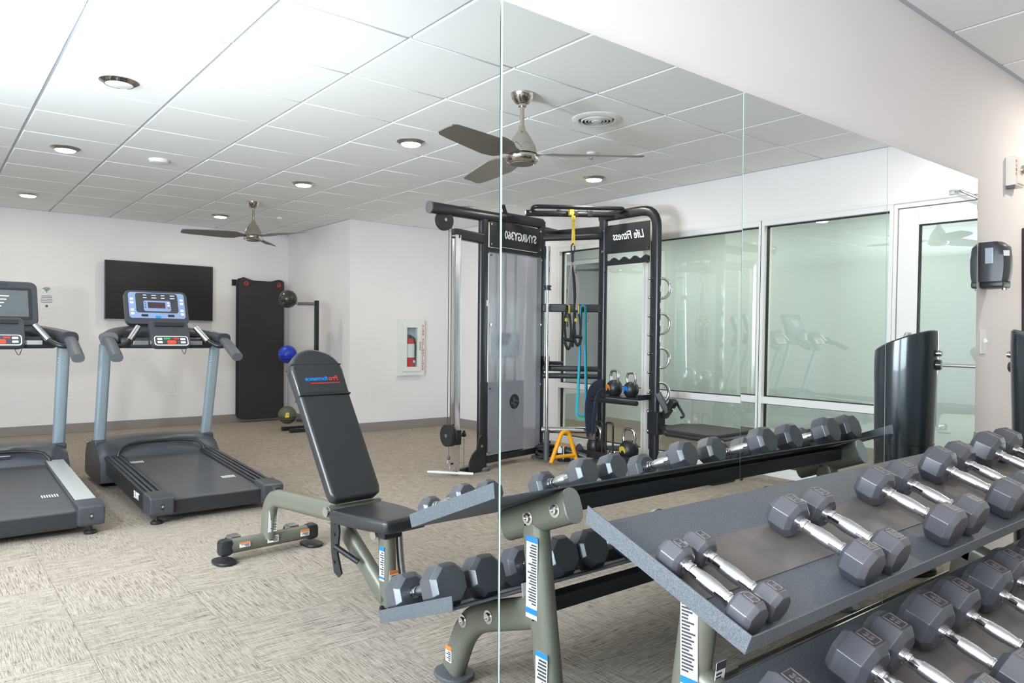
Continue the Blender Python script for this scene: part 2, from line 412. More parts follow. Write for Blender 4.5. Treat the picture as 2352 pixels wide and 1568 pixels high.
# ---- floor: quarter-turned carpet tiles on a slab
mb = MB(); mb.span((XL-T_, TVY-T_, -0.10), (XR+0.02, WY+T_, -0.006)); floor = struct(mb.build('floor', 'carpet', smooth=False))
CT, CX, CY = 0.4572, 0.470, -0.735
me_t = None; cnt = 0
mb_rest = MB()
for i in range(-6, 11):
    for j in range(-14, 5):
        x0, x1 = max(CX+CT*i, XL), min(CX+CT*(i+1), XR+0.02); y0, y1 = max(CY+CT*j, TVY), min(CY+CT*(j+1), WY)
        if x1-x0 < 0.02 or y1-y0 < 0.02: continue
        if x0 >= XA-0.02 and y1 <= FY+0.02: continue
        if x1 < -0.2:
            mb_rest.span((x0+0.0007, y0+0.0007, -0.006), (x1-0.0007, y1-0.0007, 0)); continue
        full = abs(x1-x0-CT) < 1e-4 and abs(y1-y0-CT) < 1e-4
        if full:
            if me_t is None:
                mb = MB(); mb.box((0, 0, -0.003), (CT-0.0014, CT-0.0014, 0.006)); o = mb.build('carpet_tile', 'carpet', floor, smooth=False); me_t = o.data
            else: o = link('carpet_tile', me_t, floor)
            o.location = ((x0+x1)/2, (y0+y1)/2, 0.0)
            o.rotation_euler = (0, 0, R(90 if (i+j) % 2 else 0)+R(180)*((i*7+j*3) % 2))
        else:
            mb = MB(); mb.box((0, 0, -0.003), (x1-x0-0.0014, y1-y0-0.0014, 0.006)); o = mb.build('carpet_tile', 'carpet', floor, smooth=False)
            o.location = ((x0+x1)/2, (y0+y1)/2, 0.0)
o = mb_rest.build('carpet_remainder', 'carpet', floor, smooth=False); o['kind'] = 'stuff'
# ---- mirror panels, each hung with its own slight lean
PANELS = [(-0.876, 0.074, 0.00718, -0.00421, 'tall wall mirror panel at the opposite end from the soap dispenser'),
          (0.074, 1.0205, 0.00718, -0.00421, 'tall wall mirror panel reflecting the treadmills and the bench'),
          (1.0205, 1.966, 0.00871, -0.00308, 'tall wall mirror panel reflecting the cable machine and near ceiling fan'),
          (1.966, 2.927, 0.01201, 0.00617, 'tall wall mirror panel reflecting the glazed wall panes'),
          (2.927, 3.84, 0.01201, 0.00617, 'end wall mirror panel beside the soap dispenser, reflecting the door')]
MT, MBOT = 1.8975, 0.0965
for x0, x1, a, b, lab in PANELS:
    xc = (x0+x1)/2; fit = {0.00718: 0.55, 0.00871: 1.5, 0.01201: 2.4}[a]
    def yp(x, z): return MY-(a*(z-(CAM_H-0.1))+b*(x-fit))
    bm = bmesh.new(); e = 0.0016; bv = 0.0012
    X0, X1, Z0, Z1 = x0+e/2, x1-e/2, MBOT, MT
    def ring(ins, dy): return [bm.verts.new((x-xc, yp(x, z)+dy-MY, z-MBOT)) for x, z in ((X0+ins, Z0+ins), (X1-ins, Z0+ins), (X1-ins, Z1-ins), (X0+ins, Z1-ins))]
    r0, r1, r2 = ring(bv, 0), ring(0, 0.0012), ring(0, 0.006)
    bm.faces.new(r0).material_index = 0
    for A, B in ((r0, r1), (r1, r2)):
        for k in range(4): bm.faces.new((A[k], A[(k+1) % 4], B[(k+1) % 4], B[k])).material_index = 1
    bm.faces.new(r2[::-1]).material_index = 1
    bmesh.ops.recalc_face_normals(bm, faces=bm.faces[:])
    me = bpy.data.meshes.new('mirror_panel'); bm.to_mesh(me); bm.free(); me.materials.append(M['mirror']); me.materials.append(M['edge'])
    o = link('mirror_panel', me); o.location = (xc, MY, MBOT); tag(o, lab, 'mirror', 'wall mirror panels')
mb = MB(); mb.span((-0.9, MY-0.004, 0.084), (3.84, WY, 0.0925)).span((-0.9, MY-0.016, 0.084), (3.84, MY-0.012, 0.1)); mb.build('trim_1', 'steel', None, smooth=False)['kind'] = 'structure'
# ---- glazed partition and door in the right wall
def window(name, y0, y1, z0=0.0, zt=WTOP, trans=(0.592, 0.648), x=XR, dep=0.10):
    mb = MB(); f = 0.0
    xo = x+0.012
    mb.span((x-0.008, y0-0.032, 0), (x+dep, y0, 2.125)).span((x-0.008, y1, 0), (x+dep, y1+0.027, 2.125))
    mb.span((x-0.008, y0, zt), (x+dep, y1, 2.125)).span((x-0.008, y0, 0), (x+dep, y1, 0.075)).span((x-0.006, y0, trans[0]), (x+dep, y1, trans[1]))
    fr = struct(mb.build(name, 'frame', None, smooth=False))
    for k, (za, zb) in enumerate(((0.075, trans[0]), (trans[1], zt))):
        g = MB(); t = 0.008
        g.span((x+0.035, y0, za), (x+0.065, y0+t, zb)).span((x+0.035, y1-t, za), (x+0.065, y1, zb)).span((x+0.035, y0, za), (x+0.065, y1, za+t)).span((x+0.035, y0, zb-t), (x+0.065, y1, zb))
        g.build('gasket', 'gasket', fr, smooth=False)
        g = MB(); g.span((x+0.046, y0+t, za+t), (x+0.052, y1-t, zb-t)); g.build('pane', 'glass', fr, smooth=False)
    return fr
window('window_1', *W1); window('window_2', *W2); window('window_3', *W3)
mb = MB(); mb.span((XR-0.010, -3.50, 0), (XR+0.10, -3.243, 2.125), 0.004); struct(mb.build('trim_2', 'frame', None, smooth=False))
mb = MB(); mb.span((XR-0.012, -3.50, 2.105), (XR-0.002, 1.26, 2.135)); struct(mb.build('trim_3', 'frame', None, smooth=False))
mb = MB(); y0, y1 = DR
mb.span((XR+0.0, y0-0.024, 0), (XR+0.10, y0, 2.105)).span((XR, y1, 0), (XR+0.10, y1+0.055, 2.105)).span((XR, y0, 2.072), (XR+0.10, y1, 2.105)); frm = struct(mb.build('trim_4', 'frame', None, smooth=False))
mb = MB(); dx0, dx1 = XR+0.012, XR+0.056
mb.span((dx0, y0+0.004, 0.01), (dx1, 0.373, 2.066), 0.002).span((dx0, 1.04, 0.01), (dx1, y1-0.004, 2.066), 0.002).span((dx0, 0.373, 1.945), (dx1, 1.04, 2.066), 0.002).span((dx0, 0.373, 0.01), (dx1, 1.04, 0.25), 0.002)
door = struct(mb.build('door_1', 'frame', None))
g = MB(); g.span((dx0+0.018, 0.373, 0.25), (dx0+0.024, 1.04, 1.945)); g.build('pane', 'glass', door, smooth=False)
g = MB(); g.span((dx0+0.006, 0.373, 0.25), (dx1-0.006, 0.381, 1.945)).span((dx0+0.006, 1.032, 0.25), (dx1-0.006, 1.04, 1.945)).span((dx0+0.006, 0.373, 1.937), (dx1-0.006, 1.04, 1.945)).span((dx0+0.006, 0.373, 0.25), (dx1-0.006, 1.04, 0.258)); g.build('gasket', 'gasket', door, smooth=False)
g = MB(); g.tube(fillet([(dx0, 0.33, 1.18), (dx0-0.075, 0.33, 1.18), (dx0-0.075, 0.33, 0.82), (dx0, 0.33, 0.82)], 0.035), 0.011); g.build('pull_handle', 'steel', door)
g = MB(); g.tube(fillet([(dx0, 0.42, 0.97), (dx0-0.055, 0.42, 0.97), (dx0-0.055, 1.0, 0.97), (dx0, 1.0, 0.97)], 0.025), 0.012); g.build('push_bar', 'steel', door)
cl = MB(); cl.box((dx0-0.028, 0.86, 2.015), (0.055, 0.22, 0.055), 0.012).tube(fillet([(dx0-0.045, 0.80, 2.045), (dx0-0.07, 0.66, 2.13), (dx0-0.02, 0.60, 2.135)], 0.02), 0.009).box((XR-0.012, 0.60, 2.135), (0.03, 0.05, 0.03), 0.004)
cl.build('door_closer', 'steel', door)
mb = MB(); xa_, xb_ = XL-0.09, XL-0.03; y0, y1 = LW; ym_ = (y0+y1)/2
for a, c in (((xa_, y0, 0.50), (xb_, y0+0.06, 2.32)), ((xa_, y1-0.06, 0.50), (xb_, y1, 2.32)), ((xa_, y0+0.06, 0.50), (xb_, y1-0.06, 0.56)), ((xa_, y0+0.06, 2.26), (xb_, y1-0.06, 2.32)), ((xa_, ym_-0.025, 0.56), (xb_, ym_+0.025, 2.26))): mb.span(a, c)
fr = struct(mb.build('window_4', 'frame', None, smooth=False))
for ya, yb_ in ((y0+0.06, ym_-0.025), (ym_+0.025, y1-0.06)):
    g = MB(); g.span((xa_+0.03, ya, 0.56), (xa_+0.036, yb_, 2.26)); g.build('pane', 'clear', fr, smooth=False)
# ---- corridor behind the glass
mb = MB(); mb.span((XR+0.02, -7.2, -0.1), (7.15, 3.2, -0.002)); struct(mb.build('floor_corridor', 'hallfloor', smooth=False))
mb = MB(); mb.span((7.0, -7.2, 0), (7.12, -4.98, 2.5)).span((7.0, -4.02, 0), (7.12, 3.2, 2.5)).span((7.0, -4.98, 0), (7.12, -4.02, 0.42)).span((7.0, -4.98, 2.2), (7.12, -4.02, 2.5)).span((XR+T_, -7.32, 0), (7.12, -7.2, 2.5)).span((XR+T_, 3.2, 0), (7.12, 3.32, 2.5)); struct(mb.build('wall_corridor', 'hall', smooth=False))
mb = MB(); mb.span((XR+T_, -7.2, 2.45), (7.12, 3.2, 2.5)); struct(mb.build('ceiling_corridor', 'tile', smooth=False))
mb = MB(); mb.span((6.985, -4.0, 0), (7.0, 3.2, 0.10)); struct(mb.build('baseboard_corridor', 'base', smooth=False))
mb = MB(); mb.span((7.03, -4.98, 0.42), (7.09, -4.92, 2.2)).span((7.03, -4.08, 0.42), (7.09, -4.02, 2.2)).span((7.03, -4.92, 0.42), (7.09, -4.08, 0.48)).span((7.03, -4.92, 2.14), (7.09, -4.08, 2.2))
wd = struct(mb.build('window_6', 'frame', smooth=False)); mb = MB(); mb.span((7.055, -4.92, 0.48), (7.065, -4.08, 2.14)); mb.build('pane', 'night', wd, smooth=False)
# ------------------------------------------------------------------ ceiling fittings
def downlight(x, y, lit, label, e=6.5, zc=H):
    t = thing('recessed_downlight', label, 'downlight', (x, y, zc), group='round downlights in the tile ceiling')
    mb = MB(); mb.lathe([(0.100, 0.002), (0.100, -0.003), (0.094, -0.007), (0.074, -0.019), (0.070, -0.019), (0.068, -0.010), (0.068, 0.002), (0.100, 0.002)], n=32); mb.build('trim_ring', 'nickel' if not lit else 'steel', t)
    mb = MB(); mb.lathe([(0.069, -0.012), (0.069, -0.018), (0.05, -0.022), (0.001, -0.024)], n=28); mb.build('lens', 'lens' if lit else 'lensoff', t)
    if lit:
        l = light('downlight_lamp', 'AREA', (x, y, zc-0.0255), e, (1.0, 0.91, 0.80), (x, y, 0), shape='DISK', size=0.12)
    return t
rows = {-1.875: 'over the bench row', -3.73: 'over the treadmill consoles', -6.06: 'near the television wall'}
for y, lab in rows.items():
    for x, cl in ((0.858, 'in the column over the treadmills'), (2.72, 'in the middle column'), (4.547, 'above the cable machine')):
        if y < FY and x > 4: continue
        lit = not (x < 1 and y > -2)
        downlight(x, y, lit, ('lit' if lit else 'unlit nickel-ringed') + ' round downlight ' + cl + ', ' + lab)
downlight(4.75, 0.72, True, 'lit round downlight close to the wall above the fire strobe', 8.0)
for x, y in ((6.2, 1.4), (6.2, -0.4), (6.2, -2.2), (6.2, -3.6)):  # unseen lamps, added to brighten the corridor
    downlight(x, y, True, 'lit round downlight added to brighten the corridor behind the glass', 16.0, 2.45)
t = thing('air_diffuser', 'round white ceiling air diffuser beside the near ceiling fan', 'air vent', (3.336, -0.666, H))
mb = MB(); mb.lathe([(0.155, 0.001), (0.155, -0.004), (0.140, -0.013), (0.118, -0.016), (0.112, -0.006), (0.112, 0.001), (0.155, 0.001)], n=40); mb.build('rim', 'white', t)
mb = MB(); mb.lathe([(0.112, -0.0005), (0.112, -0.002), (0.001, -0.002)], n=32); mb.build('duct_opening', 'duct', t)
for r in (0.098, 0.076, 0.054):
    mb = MB(); mb.lathe([(r, -0.005), (r+0.003, -0.005), (r-0.004, -0.019), (r-0.008, -0.019), (r, -0.005)], n=36); mb.build('cone_ring', 'white', t)
mb = MB(); mb.lathe([(0.034, -0.004), (0.036, -0.014), (0.028, -0.022), (0.001, -0.022)], n=24); mb.build('centre_cone', 'white', t)
t = thing('smoke_detector', 'small white smoke detector disc on the ceiling between lights', 'smoke detector', (1.488, -3.661, H))
mb = MB(); mb.lathe([(0.075, 0.0), (0.075, -0.012), (0.062, -0.026), (0.001, -0.032)], n=28); mb.build('cover', 'white', t)
def sprinkler(x, y, label):
    t = thing('fire_sprinkler', label, 'sprinkler', (x, y, H), group='ceiling sprinklers')
    mb = MB(); mb.lathe([(0.035, 0), (0.035, -0.014), (0.018, -0.020), (0.001, -0.020)], n=20); mb.build('escutcheon', 'white', t)
    mb = MB(); mb.cyl((0, 0, -0.02), (0, 0, -0.045), 0.006, n=10).lathe([(0.015, -0.046), (0.015, -0.049), (0.001, -0.049)], n=14); mb.build('deflector', 'steel', t)
sprinkler(3.911, -1.28, 'small white fire sprinkler under the near ceiling fan blade')
sprinkler(3.30, -5.75, 'small white fire sprinkler beside the far ceiling fan')
def fan(x, y, a0, label):
    t = thing('ceiling_fan', label, 'ceiling fan', (x, y, H), group='three-blade ceiling fans')
    mb = MB(); mb.lathe([(0.068, 0), (0.068, -0.006), (0.060, -0.030), (0.040, -0.056), (0.024, -0.062), (0.024, -0.074), (0.001, -0.074)], n=32); mb.build('canopy', 'nickel', t)
    mb = MB(); mb.cyl((0, 0, -0.07), (0, 0, -0.20), 0.0125, n=16); mb.build('downrod', 'nickel', t)
    mb = MB(); mb.lathe([(0.014, -0.182), (0.018, -0.19), (0.020, -0.205), (0.034, -0.225), (0.055, -0.255), (0.074, -0.29), (0.085, -0.325), (0.088, -0.345), (0.001, -0.345)], n=36); mb.build('motor_housing', 'nickel', t)
    mb = MB(); mb.lathe([(0.090, -0.352), (0.098, -0.362), (0.098, -0.375), (0.088, -0.392), (0.070, -0.400), (0.001, -0.400)], n=36); mb.build('light_ring', 'nickel', t)
    mb = MB(); mb.lathe([(0.066, -0.3995), (0.066, -0.403), (0.001, -0.404)], n=28); mb.build('bottom_cap', 'blade', t)
    for k in range(3):
        a = R(a0+120*k); bm = MB(); V = []
        secs = [(0.05, 0.035, 0.0, -0.350), (0.12, 0.040, 14, -0.350), (0.18, 0.066, 20, -0.352), (0.27, 0.080, 18, -0.354), (0.45, 0.074, 15, -0.356), (0.60, 0.066, 13, -0.358), (0.665, 0.060, 12, -0.358), (0.69, 0.045, 12, -0.358)]
        for r, hw, pit, z in secs:
            ring = []
            for u, dz in ((-1, 0.0035), (0, 0.006), (1, 0.0035), (1, -0.0035), (0, -0.001), (-1, -0.0035)):
                lx = u*hw; ring.append(bm.bm.verts.new(Matrix.Rotation(a, 3, 'Z') @ Vector((r, lx*math.cos(R(pit)), z-lx*math.sin(R(pit))+dz))))
            V.append(ring)
        for A, B in zip(V[:-1], V[1:]):
            for i in range(6): bm.bm.faces.new((A[i], A[(i+1) % 6], B[(i+1) % 6], B[i]))
        bm.bm.faces.new(V[0][::-1]); bm.bm.faces.new(V[-1]); bm.build('blade', 'blade', t)
    return t
fan(2.672, -0.606, 42, 'nickel ceiling fan with three grey blades beside the round air diffuser')
fan(2.71, -4.968, 66, 'nickel ceiling fan with three grey blades near the exercise mat corner')
# ------------------------------------------------------------------ dumbbell rack
SL = R(21.5)
SX0, SX1 = 1.14, 3.36
rack = thing('dumbbell_rack', 'two-tier pewter dumbbell rack with sloping grey shelves against the mirror', 'rack', (2.25, 0.95, 0), world=True)
def tier(yb, zb, name):
    """sloping tray; yb,zb the rear bottom edge; runs 0.41 m down towards the room"""
    L = 0.415; t = 0.004
    rot = Matrix.Translation((0, yb, zb)) @ Matrix.Rotation(SL, 4, 'X')      # local y up the slope, z normal
    mb = MB(); mb.span((SX0, -L, 0), (SX1, 0, t)); mb.span((SX0, -L-t, 0), (SX1, -L, 0.036), 0.0012); mb.xf(rot); tr = mb.build(name, 'shelf', rack)
    off = -Vector(rack['world_built'])
    mb = MB(); mb.span((SX0, -0.285, t), (SX1, -0.135, t+0.0025)); mb.xf(Matrix.Translation(off) @ rot); mb.build('rubber_liner', 'matt', tr)
    for x in (SX0, SX1):
        s = -1 if x == SX0 else 1
        mb = MB(); pr = [(-L-t, 0.0), (0.012, 0.0), (0.022, 0.040), (-L-t, 0.040)]
        mb.prism(pr, 'yz', x if s > 0 else x-t, x+t if s > 0 else x, 0.0012); mb.xf(Matrix.Translation(off) @ rot); mb.build('end_plate', 'shelf', tr)
    return tr
U_YB, U_ZB = 1.142, 0.716
L_YB, L_ZB = 0.958, 0.372
tier(U_YB, U_ZB, 'upper_shelf'); tier(L_YB, L_ZB, 'lower_shelf')
def on_slope(yb, zb, s, h=0.0):
    return (yb-s*math.cos(SL)-h*math.sin(SL), zb-s*math.sin(SL)+h*math.cos(SL))
for ux, side in ((1.385, -1), (3.03, 1)):
    # short capped arm under the upper shelf
    p0 = on_slope(U_YB, U_ZB, -0.012, -0.052); p1 = on_slope(U_YB, U_ZB, 0.285, -0.052)
    mb = MB(); mb.tube([(ux, *p0), (ux, *p1)], 0, prof=oval(0.058, 0.096), up=(0, 0, 1)); top = mb.build('shelf_arm', 'pewter', rack)
    q = on_slope(U_YB, U_ZB, -0.0125, -0.052); q2 = on_slope(U_YB, U_ZB, -0.018, -0.052)
    mb = MB(); mb.tube([(ux, *q), (ux, *q2)], 0, prof=oval(0.062, 0.100), up=(0, 0, 1)); mb.build('arm_cap', 'steel', rack)
    # leaning upright
    mb = MB(); mb.tube([(ux, 1.022, 0.595), (ux, 1.055, 0.37), (ux, 1.108, 0.03)], 0, prof=oval(0.058, 0.092), up=(0, 1, 0)); mb.build('upright', 'pewter', rack)
    # lower arm that bends down to the front foot
    a0 = on_slope(L_YB, L_ZB, -0.10, -0.056); a1 = on_slope(L_YB, L_ZB, 0.27, -0.056)
    path = fillet([(ux, 1.06, a0[1]-0.01), (ux, a1[0]-0.02, a1[1]-0.0), (ux, 0.622, 0.03)], 0.13, 10)
    mb = MB(); mb.tube(path, 0, prof=oval(0.058, 0.096), up=(0, 0, 1)); mb.build('leg', 'pewter', rack)
    for y in (1.108, 0.622):
        mb = MB(); mb.prism([(ux+u, y+v) for u, v in oval(0.12, 0.15)], 'xy', 0.0, 0.016, 0.004); mb.build('foot_plate', 'grey', rack)
    for yb, zb, ss in ((U_YB, U_ZB, (0.028, 0.150)), (L_YB, L_ZB, (0.14, 0.285))):
        for s_ in ss:
            y, z = on_slope(yb, zb, s_, -0.052); x = ux+side*0.029
            mb = MB(); mb.lathe([(0.021, -0.001), (0.021, 0.003), (0.014, 0.0035), (0.012, 0.010), (0.005, 0.011), (0.001, 0.008)], n=24, axis='x')
            if side < 0: mb.xf(Matrix.Scale(-1, 4, (1, 0, 0)))
            mb.xf(Matrix.Translation((x, y, z))); mb.build('bolt', 'chrome', rack)
    if side < 0:
        x = ux-0.0296
        d = Vector((0, 1.055-1.022, 0.37-0.595)).normalized()
        sticker('instruction_label', rack, (x, 1.042, 0.445), (0, -1, 0), -d, 0.048, 0.235, 'blue', 22, 3, 'blue', 0.07)
        d2 = Vector((0, 1.108-1.055, 0.03-0.37)).normalized()
        sticker('notice_label', rack, (x, 1.088, 0.15), (0, -1, 0), -d2, 0.050, 0.19, 'blue', 16, 5, None, 0.08)
        sticker('warning_label', rack, (x, 0.632, 0.085), (0, -1, 0), (0, 0.1, 1), 0.034, 0.052, 'orange', 5, 8, None, 0.26)
        sticker('caution_label', rack, (ux+0.004, 0.985-0.002, 0.375), (1, 0, 0), (0, -0.15, 1), 0.036, 0.066, 'ink', 4, 9, None, 0.3)
for z, y in ((0.655, 1.08), (0.30, 0.92)):
    mb = MB(); mb.box((2.207, y, z), (1.6, 0.05, 0.05), 0.006); mb.build('cross_beam', 'bframe', rack)
# ------------------------------------------------------------------ dumbbells
def make_dumbbell(lb, ap, hl, gap, label, group):
    """octagonal rubber heads, contoured chrome grip; axis along local y, flats down on z=0"""
    t = thing('hex_dumbbell', label, 'dumbbell', group=group)
    rc = ap/math.cos(math.pi/8)
    def head(sgn):
        mb = MB(); y0 = sgn*gap/2; rings = []
        for u, k in ((0.0, 0.74), (0.17, 1.0), (0.80, 1.0), (1.0, 0.80)):
            y = y0+sgn*u*hl
            rings.append([mb.bm.verts.new((rc*k*math.cos(math.pi/8+i*math.pi/4), y, ap+rc*k*math.sin(math.pi/8+i*math.pi/4))) for i in range(8)])
        for A, B in zip(rings[:-1], rings[1:]):
            for i in range(8): mb.bm.faces.new((A[i], A[(i+1) % 8], B[(i+1) % 8], B[i]))
        mb.bm.faces.new(rings[0]); mb.bm.faces.new(rings[-1])
        bmesh.ops.recalc_face_normals(mb.bm, faces=mb.bm.faces[:])
        bmesh.ops.bevel(mb.bm, geom=mb.bm.edges[:], offset=0.0022, segments=2, profile=0.5, affect='EDGES')
        h = mb.build('head', 'rubber', t, sharp=22)
        yc = y0+sgn*hl*0.485; pw, pl = ap*0.62, hl*0.50; z = 2*ap
        b = MB(); e = 0.0022
        for a, c in (((-pw/2, yc-pl/2, z-0.001), (pw/2, yc-pl/2+e, z+0.0012)), ((-pw/2, yc+pl/2-e, z-0.001), (pw/2, yc+pl/2, z+0.0012)), ((-pw/2, yc-pl/2, z-0.001), (-pw/2+e, yc+pl/2, z+0.0012)), ((pw/2-e, yc-pl/2, z-0.001), (pw/2, yc+pl/2, z+0.0012))): b.span(a, c)
        b.build('number_frame', 'digit', h, smooth=False)
        text('number', str(lb), pw*0.62, 'digit', h, plane_mtx((0, yc, z+0.0004), (0, -1, 0), (1, 0, 0)), 0.0008, bold=0.0004)
        return h
    head(1); head(-1)
    g = gap/2+0.004; r = 0.0125 if lb < 8 else 0.0150
    prof = [(r*0.95, -g), (r*1.25, -g+0.004), (r*1.25, -g+0.009), (r*0.98, -g+0.010), (r*0.98, -g+0.013), (r*1.12, -g+0.014), (r*1.12, -g+0.021), (r*0.97, -g+0.022), (r*0.98, -g+0.026)]
    n = 12
    mid = [(r*(1.0+0.17*math.cos(math.pi*(k/n-0.5))), -g+0.028+(2*g-0.056)*k/n) for k in range(n+1)]
    full = prof+mid+[(a, -b) for a, b in prof[::-1]]
    mb = MB(); mb.lathe(full, (0, 0, ap), 24, 'y'); gr = mb.build('handle', 'chrome', t, sharp=30)
    ym = (2*g-0.056)*0.30
    mb = MB(); mb.lathe([(r*(1.0+0.17*math.cos(math.pi*(y/(2*g-0.056))))+0.0004, y) for y in [ym*(-1+2*k/8) for k in range(9)]], (0, 0, ap), 24, 'y'); mb.build('knurling', 'knurl', gr)
    return t
def rest(yb, zb, x, s, h=0.0072):
    y, z = on_slope(yb, zb, s, h); return (x, y, z)
UP = [(5, 0.034, 0.056, 0.122, (1.186, 1.270), 0.283, 'small 5-pound rubber hex dumbbell beside the upper shelf end plate'),
      (10, 0.046, 0.070, 0.124, (1.632, 1.766), 0.270, '10-pound rubber hex dumbbell, second pair on the upper shelf'),
      (15, 0.051, 0.074, 0.126, (2.118, 2.285), 0.254, '15-pound rubber hex dumbbell, middle pair on the upper shelf'),
      (20, 0.056, 0.080, 0.128, (2.590, 2.765), 0.242, '20-pound rubber hex dumbbell, fourth pair on the upper shelf'),
      (25, 0.061, 0.086, 0.130, (3.055, 3.235), 0.232, 'large 25-pound rubber hex dumbbell nearest the wipes stand on the upper shelf')]
LO = [(30, 0.063, 0.090, 0.130, (1.215, 1.362), 0.245, '30-pound rubber hex dumbbell at the end plate of the lower shelf'),
      (35, 0.066, 0.094, 0.130, (1.672, 1.815), 0.243, '35-pound rubber hex dumbbell, second pair on the lower shelf'),
      (40, 0.068, 0.098, 0.132, (2.040, 2.222), 0.242, '40-pound rubber hex dumbbell, middle pair on the lower shelf'),
      (45, 0.070, 0.101, 0.132, (2.470, 2.640), 0.242, '45-pound rubber hex dumbbell, fourth pair on the lower shelf'),
      (50, 0.072, 0.104, 0.132, (2.92, 3.10), 0.242, 'largest 50-pound rubber hex dumbbell near the soap wall on the lower shelf')]
for rows_, yb, zb, tn in ((UP, U_YB, U_ZB, 'upper'), (LO, L_YB, L_ZB, 'lower')):
    for lb, ap, hl, gap, xx, s, lab in rows_:
        g = 'pair of %d-pound dumbbells' % lb
        lab2 = '%d-pound rubber hex dumbbell on the ' % lb + tn + ' shelf, %s the wipes stand within its pair'
        d = make_dumbbell(lb, ap, hl, gap, lab2 % 'farther from', g)
        d.location = rest(yb, zb, xx[0], s); d.rotation_euler = (SL, 0, R(random.uniform(-2, 2)))
        dup(d, rest(yb, zb, xx[1], s+random.uniform(-0.008, 0.002)), (SL, 0, R(random.uniform(-2, 2))), lab2 % 'nearer')
# ------------------------------------------------------------------ wall items by the mirror
t = thing('soap_dispenser', 'dark grey soap dispenser with a clear level window on the white wall', 'soap dispenser', (4.028, WY, 1.39), world=True)
mb = MB()
def shell(x0, x1, z0, z1, dep, bulge):
    secs = []
    for k in range(9):
        z = z0+(z1-z0)*k/8; f = math.sin(math.pi*min(1, max(0, (0.12+0.80*k/8))))**0.5; wd = 1-0.10*(k/8)**6
        secs.append((z, wd, dep*(0.80+0.20*f) if k < 8 else dep*0.72))
    V = []
    xm = (x0+x1)/2; hw = (x1-x0)/2
    for z, wd, dp in secs:
        ring = [(xm-hw*wd, WY), (xm-hw*wd, WY-dp*0.62), (xm-hw*wd*0.86, WY-dp*0.88), (xm-hw*wd*0.35, WY-dp), (xm+hw*wd*0.35, WY-dp), (xm+hw*wd*0.86, WY-dp*0.88), (xm+hw*wd, WY-dp*0.62), (xm+hw*wd, WY)]
        V.append([mb.bm.verts.new((x, y, z)) for x, y in ring])
    for A, B in zip(V[:-1], V[1:]):
        for i in range(8): mb.bm.faces.new((A[i], A[(i+1) % 8], B[(i+1) % 8], B[i]))
    mb.bm.faces.new(V[0][::-1]); mb.bm.faces.new(V[-1])
shell(3.95, 4.078, 1.422, 1.612, 0.118, 0.01); mb.build('cover', 'charcoal', t, sharp=50)
mb = MB(); mb.span((3.958, WY-0.102, 1.392), (4.07, WY, 1.427), 0.010); mb.build('push_lever', 'black', t)
mb = MB(); mb.box((3.95, WY-0.047, 1.545), (0.006, 0.034, 0.075), 0.002); mb.build('level_window', 'smoke', t)
mb = MB(); mb.box((3.973, WY-0.111, 1.553), (0.028, 0.004, 0.026), 0, (0, 0, R(-38))); mb.build('label', 'paper', t)
mb = MB(); mb.cyl((4.018, WY-0.09, 1.392), (4.018, WY-0.09, 1.383), 0.012, n=14); mb.build('nozzle', 'steel', t)
t = thing('light_switch', 'white toggle light switch plate on the wall below the soap dispenser', 'light switch', (4.005, WY, 1.135), world=True)
mb = MB(); mb.box((4.005, WY-0.003, 1.135), (0.072, 0.006, 0.116), 0.002); mb.build('cover_plate', 'white', t)
mb = MB(); mb.box((4.005, WY-0.012, 1.14), (0.010, 0.020, 0.022), 0.003, (R(-25), 0, 0)); mb.build('toggle', 'white', t)
t = thing('fire_strobe', 'cream wall fire alarm strobe with red vertical FIRE lettering', 'fire alarm', (4.39, WY, 2.0), world=True)
mb = MB(); mb.span((4.315, WY-0.045, 1.935), (4.45, WY, 2.085), 0.006); mb.build('housing', 'cream', t)
mb = MB(); mb.span((4.345, WY-0.052, 1.945), (4.44, WY-0.040, 2.075), 0.006); mb.build('raised_face', 'cream', t)
mb = MB(); mb.sphere((4.395, WY-0.054, 2.02), 0.024, (1, 0.8, 1)); mb.build('strobe_lens', 'chrome', t)
mb = MB(); mb.span((4.317, WY-0.040, 1.918), (4.335, WY-0.004, 1.936), 0.003); mb.build('wire_boot', 'grey', t)
for k, ch in enumerate('FIRE'):
    text('lettering', ch, 0.020, 'red', t, plane_mtx((4.33, WY-0.0458, 2.055-0.021*k), (1, 0, 0), (0, 0, 1)), 0.0005)
t = thing('wall_board', 'dark framed board hung on the wall past the soap dispenser', 'wall board', (4.82, WY, 1.1), world=True)
mb = MB(); mb.span((4.565, WY-0.022, 1.10), (5.09, WY, 1.745), 0.004); mb.build('frame', 'black', t)
mb = MB(); mb.span((4.585, WY-0.024, 1.135), (5.055, WY-0.021, 1.71)); mb.build('face', 'charcoal', t)
# ---- wipes stand: tapered black column with a sloping top
wx, wy = 3.80, 1.005
t = thing('wipes_stand', 'tall glossy black gym wipes stand with a sloping top beside the mirror end', 'wipes stand', (wx, wy, 0))
mb = MB(); n = 36; V = []
for z, r, slope in ((0.02, 0.150, 0), (0.03, 0.155, 0), (0.09, 0.150, 0), (0.12, 0.128, 0), (0.32, 0.130, 0), (0.62, 0.133, 0), (0.90, 0.138, 0.0), (0.985, 0.140, 0.2), (1.07, 0.141, 0.38), (1.128, 0.139, 0.40), (1.136, 0.131, 0.40)):
    V.append([mb.bm.verts.new((r*math.cos(2*math.pi*k/n), r*math.sin(2*math.pi*k/n), z+slope*r*math.sin(2*math.pi*k/n))) for k in range(n)])
for A, B in zip(V[:-1], V[1:]):
    for k in range(n): mb.bm.faces.new((A[k], A[(k+1) % n], B[(k+1) % n], B[k]))
